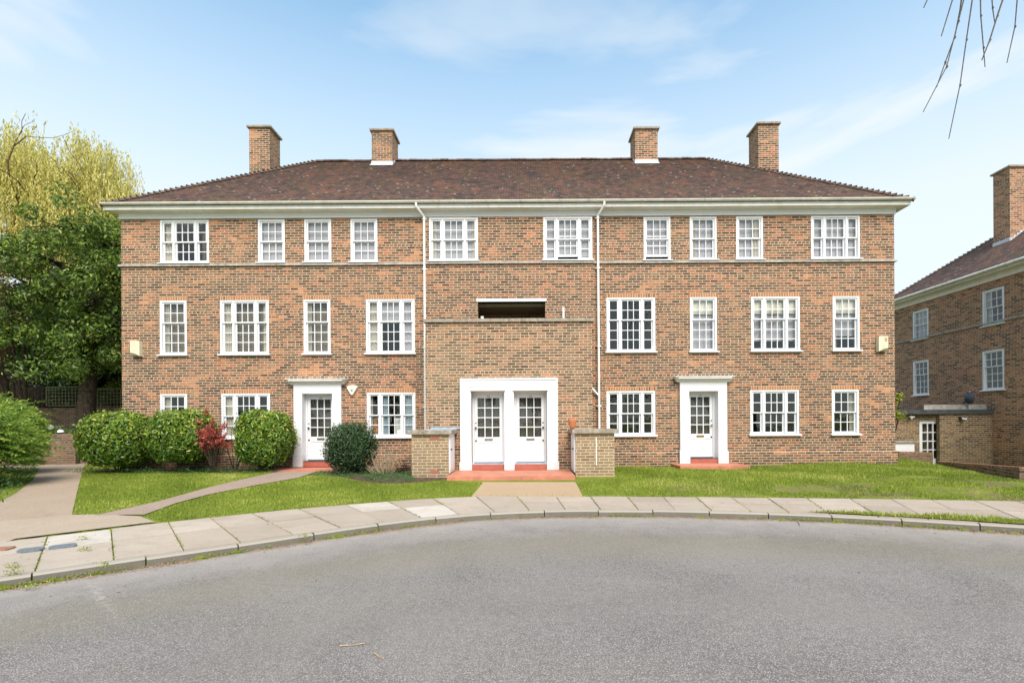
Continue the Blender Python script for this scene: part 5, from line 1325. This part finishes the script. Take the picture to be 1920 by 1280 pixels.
for q, d in src:
    if d is None: q.z = 15.2+1.9*math.exp(-(q.x+23.0)**2/1.6)+2.6*math.exp(-(q.x+27.6)**2/2.5)-.9*max(0, q.x+22.6)+random.uniform(-2.6, .2)
    if q.x > -19.0 or q.z > 18.6: continue
    for _ in range(4):
        x, y, z = q.x+random.gauss(0,.28), q.y+random.gauss(0,.28), q.z+random.gauss(0,.15); L = random.uniform(1.2, 4.2)
        if x < -24.2: L *= 1.3
        if z > 15: L *= .6
        dx, dy = random.gauss(.12,.25), random.gauss(0,.2); n_ = int(L/.07); ph = random.uniform(0, 6); vk = random.gauss(.48, .17)
        for j in range(n_):
            f = j/n_; SC.append((x+dx*math.sin(f*1.6)+.05*math.sin(ph+f*7), y+dy*math.sin(f*1.6), z+.25*math.sin(min(1,f*5)*3.14)*.4-L*f)); SD.append((random.gauss(0,.32), random.gauss(0,.32), -1)); SVv.append(vk)
C = np.array(SC)+rng.normal(0, .018, (len(SC), 3)); D_ = nrm(np.array(SD)); s_ = nrm(np.cross(D_, rng.normal(0, 1, C.shape))); L = rng.uniform(.12, .24, (len(C), 1)); W = L*.13
V = np.empty((len(C), 4, 3)); V[:, 0] = C; V[:, 1] = C+D_*L*.5+s_*W; V[:, 2] = C+D_*L; V[:, 3] = C+D_*L*.5-s_*W
npmesh('crown', V.reshape(-1, 3), np.arange(len(C)*4).reshape(-1, 4), M['willow'], e, np.repeat(np.clip(np.array(SVv)+rng.normal(0, .12, len(C)), 0, 1), 4))
print('willow leaves', len(C))
# small tree top beyond the roof
e = empty('young_tree', (-20.8, 30, 0), 'slim leafy tree top showing above the left end of the roof', 'tree')
m = MB(); tips = []; m.tube([(-20.8,30,0),(-20.8,30,11.5)], [.2,.05], 8)
for k in range(10): limbs(m, (-20.8,30,random.uniform(8,12)), (random.gauss(0,.6), random.gauss(0,.6), 1), 1.7, .04, 1, tips)
m.build('trunk', M['bark'], e); C, N_ = clumps([tuple(t_[0]) for t_ in tips], 26, .3, 1.2); leaves('crown', C, nrm(N_), .13, 'tree', e, vmean=.6)
# yellow-green climber at the right corner
e = empty('mahonia_shrub', (12.4, 16.2, .3), 'yellow-green shrub peeping out behind the right corner of the block', 'shrub')
cs = rc(14, 11.95, 12.28, 16.0, 16.6, 1.75, 2.4); C, N_ = clumps(cs, 60, .2, 1); leaves('foliage', C, nrm(N_), .09, 'yellowleaf', e)
m = MB(); [m.tube([(11.9,16.3,.2), c], [.02,.008], 5) for c in cs]; m.build('stems', M['bark'], e)
e = empty('ivy_shrub', (13.2, 18.8, .2), 'dark evergreen shrub above the small white wall', 'shrub')
cs = rc(14, 13.0, 13.9, 18.75, 19.2, .9, 1.9); C, N_ = clumps(cs, 60, .22, 1); leaves('foliage', C, nrm(N_), .08, 'darkleaf', e)
m = MB(); [m.tube([(13.3,19.1,.0), c], [.02,.008], 5) for c in cs[::2]]; m.build('stems', M['bark'], e)

# ------------------------------------------------------------------ small things
def cover_plate(px0, px1, py0, py1, mat, label):
    (xa, ya), (xb, yb) = G(px0, py0, .12), G(px1, py1, .12); d = Vector((xb-xa, yb-ya)); L = d.length; d.normalize(); n_ = Vector((-d.y, d.x)); w2 = .10
    vs = []
    for (cx0, cy0, sgn) in ((xa+d.x*w2*.7, ya+d.y*w2*.7, -1), (xb-d.x*w2*.7, yb-d.y*w2*.7, 1)):
        for k in range(9):
            a = -math.pi/2+math.pi*k/8; vx = d*(sgn*(abs(math.cos(a))**.45)*w2*.7)+n_*(math.sin(a)*w2*sgn); vs.append((cx0+vx.x, cy0+vx.y))
    m = MB(); n2 = len(vs); m.add([(x, y, .128) for x, y in vs]+[(x, y, .09) for x, y in vs], [tuple(range(n2))]+[(i, (i+1) % n2, n2+(i+1) % n2, n2+i) for i in range(n2)])
    o = m.build('access_cover', M[mat]); tag(o, label, 'access cover', 'iron access covers in the pavement')
cover_plate(32, 83, 1032.5, 1027, 'iron', 'grey iron cover in the slab, the left of the two grey ones')
cover_plate(91, 144, 1026.5, 1020, 'iron', 'grey iron cover in the slab, the right of the two grey ones')
cover_plate(-22, 24, 1030, 1027, 'rust', 'reddish rusty access cover at the left edge of the pavement')
def stick(p0, p1, r, label):
    (xa, ya), (xb, yb) = G(*p0, .01), G(*p1, .01); m = MB(); pts = []
    for k in range(7):
        f = k/6; pts.append((xa+(xb-xa)*f+random.gauss(0,.0015), ya+(yb-ya)*f+random.gauss(0,.0015), r+.002+.003*math.sin(f*9)))
    m.tube(pts, [r*(1-.35*k/6)*random.uniform(.85,1.15) for k in range(7)], 8); tag(m.build('stick', M['stick'], None, True), label, 'stick', 'sticks lying on the road')
stick((637,1210), (685,1205), .0055, 'longer pale stick lying flat on the road'); stick((700,1223), (720,1234), .0055, 'short pale stick to the right of the longer one')
stick((1492,967), (1500,985), .008, 'thin dry stick lying against the kerb at the right')
# leaf litter and weeds along the kerb
C = []; N_ = []; Vv = []
for _ in range(13000):
    s = random.uniform(4, S_[-1]-4); p, t_, n_ = kst(s); d = abs(random.gauss(0, .085)); 
    if math.sin(s*2.1)+math.sin(s*5.3+1) < random.uniform(-2, 1.2): continue
    q = p-n_*(d-.01); C.append((q.x, q.y, .004+random.uniform(0,.012))); N_.append((0,0,1))
C = np.array(C); tag(leaves('leaf_litter', C, np.array(N_, float)*2, .022, 'dead', aspect=.6), 'brown leaf litter gathered along the foot of the kerb', 'leaf litter', kind='stuff')
C = []; Nn = []
def tuft(x, y, z, n_, sp, h):
    for _ in range(n_): C.append((x+random.gauss(0,sp), y+random.gauss(0,sp*.5), z+random.uniform(0,h))); Nn.append((random.gauss(0,.6), random.gauss(-.3,.6), 1))
for s in np.arange(4, S_[-1]-5, .04):
    if (math.sin(s*1.7)+math.sin(s*4.1+2)+math.sin(s*.6)) > .55 or random.random() < .10:
        p, t_, n_ = kst(s); tuft(p.x-n_.x*.03, p.y-n_.y*.03, .0, 14, .035, .05)
for px, py in ((24,1072),(26,1085),(55,1095),(196,1070),(572,1013),(155,1018),(158,1040)):
    x, y = G(px, py, .06); tuft(x, y, .10 if py < 1090 else .02, 60, .045, .06)
s = .3
k0 = 0
for s in JS:
    if random.random() < .85:
        p, t_, n_ = kst(s); d_ = backd(p, n_)
        for f in np.arange(.1, 1, .05):
            if random.random() < .7: q = p+n_*(d_*f); tuft(q.x, q.y, .107, 6, .014, .016)
    if random.random() < .45:
        for e_ in np.arange(0, .6, .05): p, t_, n_ = kst(s+e_); q = p+n_*backd(p, n_); tuft(q.x, q.y, .12, 5, .02, .03)
tag(leaves('weeds', np.array(C), nrm(np.array(Nn)), .024, 'grass', aspect=.45, vmean=.5), 'small green weeds in the kerb joints and paving cracks', 'weeds', kind='stuff')

C = []
for _ in range(420):
    x = random.uniform(-7, 9); y = float(K(x))+random.choice((-1, -1, 1))*abs(random.gauss(0, 1.6)); z = .006 if y < float(K(x)) else .122
    if y > float(BK(x)): z = float(T(x, y))+.03
    if y < float(K(x))+.15 and y > float(K(x)): continue
    C.append((x, y, z))
tag(leaves('fallen_leaves', np.array(C), np.tile([0, 0, 4.0], (len(C), 1)), .032, 'dead', aspect=.5), 'scattered dry leaves and bits lying on road and pavement', 'fallen leaves', kind='stuff')
# overhanging bare twigs, from a tree beyond the right edge
e = empty('bare_tree', (10.5, 7.6, .1), 'leafless tree whose thin hanging twigs enter at the top right', 'tree')
m = MB(); m.tube([(10.5,7.6,0),(10.4,7.5,3),(10.0,7.3,6),(9.4,7.0,8.0),(8.5,6.6,9.4)], [.28,.22,.18,.13,.09], 12)
m.tube([(10.0,7.3,6),(8.6,6.6,7.6),(7.3,6.2,8.0),(5.9,6.0,8.0)], [.10,.07,.045,.02], 10); m.tube([(10.3,7.4,4.6),(11.5,8,7),(12.4,8.6,9)], [.12,.08,.04], 8)
m.build('trunk', M['bark'], e, True)
tw = [((1744,-12),(1732,15)),((1792,-20),(1765,68)),((1812,-20),(1797,40),(1775,125),(1731,210)),((1800,20),(1790,70),(1772,118),(1756,164)),((1826,-20),(1812,75),(1800,160),(1779,260)),
      ((1838,-20),(1839,30),(1844,90),(1847,126)),((1859,-20),(1861,15),(1865,42)),((1887,-20),(1870,30),(1856,75),(1841,113)),((1909,-20),(1903,50),(1888,118))]
for k, pl_ in enumerate(tw):
    D = 5.9+.05*k; pts = [PT(a, b, D) for a, b in pl_]; top = Vector(pts[0]); root = Vector((top.x+.12, D, 8.0)); r0 = .010 if k in (7,) else .0075
    m = MB(); fine = [tuple(root), tuple(root.lerp(top, .5)+Vector((.04,0,0)))]+pts; n_ = len(fine)
    m.tube(fine, [r0*1.5]*2+[r0*(1-.5*i/(n_-2)) for i in range(n_-2)], 6)
    for i in range(2, n_-1):
        q = Vector(fine[i]); m.tube([q-Vector((0,0,.025)), q+Vector((.006,0,.0)), q+Vector((0,0,.025))], [.004,.013,.004], 6)
    m.build('twig', M['twig'], e, True)
# trees on the far side of the road, behind the camera: what the window panes mirror
def roadtree(x, y, h, label, leafy):
    e = empty('street_tree', (x, y, 0), label, 'tree', 'trees across the road')
    m = MB(); tips = []; m.tube([(x,y,-.05),(x+.1,y,h*.3),(x,y+.1,h*.55)], [.3,.22,.16], 10)
    for k in range(9): a = random.uniform(0, 6.28); limbs(m, (x,y,h*random.uniform(.25,.55)), (math.cos(a)*.7, math.sin(a)*.7, .8), h*.3, .09, 2, tips)
    m.build('trunk', M['bark'], e, True)
    if leafy: C, N_ = clumps([tuple(t_[0]) for t_ in tips], 40, .8, .9); leaves('crown', C, nrm(N_), .28, 'tree', e)
for k, (x, y, h, lf) in enumerate(((-15,-24,8,1),(-7,-27,9,1),(1,-25,7.5,1),(8,-20,10,0),(14,-22,9,1),(21,-25,8,1),(4,-31,7,1),(-23,-22,8,1))):
    roadtree(x, y, h, ('leafy' if lf else 'bare')+' street tree across the road, facing '+['the left door','the left windows','the entrance','the right door','the right windows','the house at the right','the entrance from further back','the junipers'][k], lf)
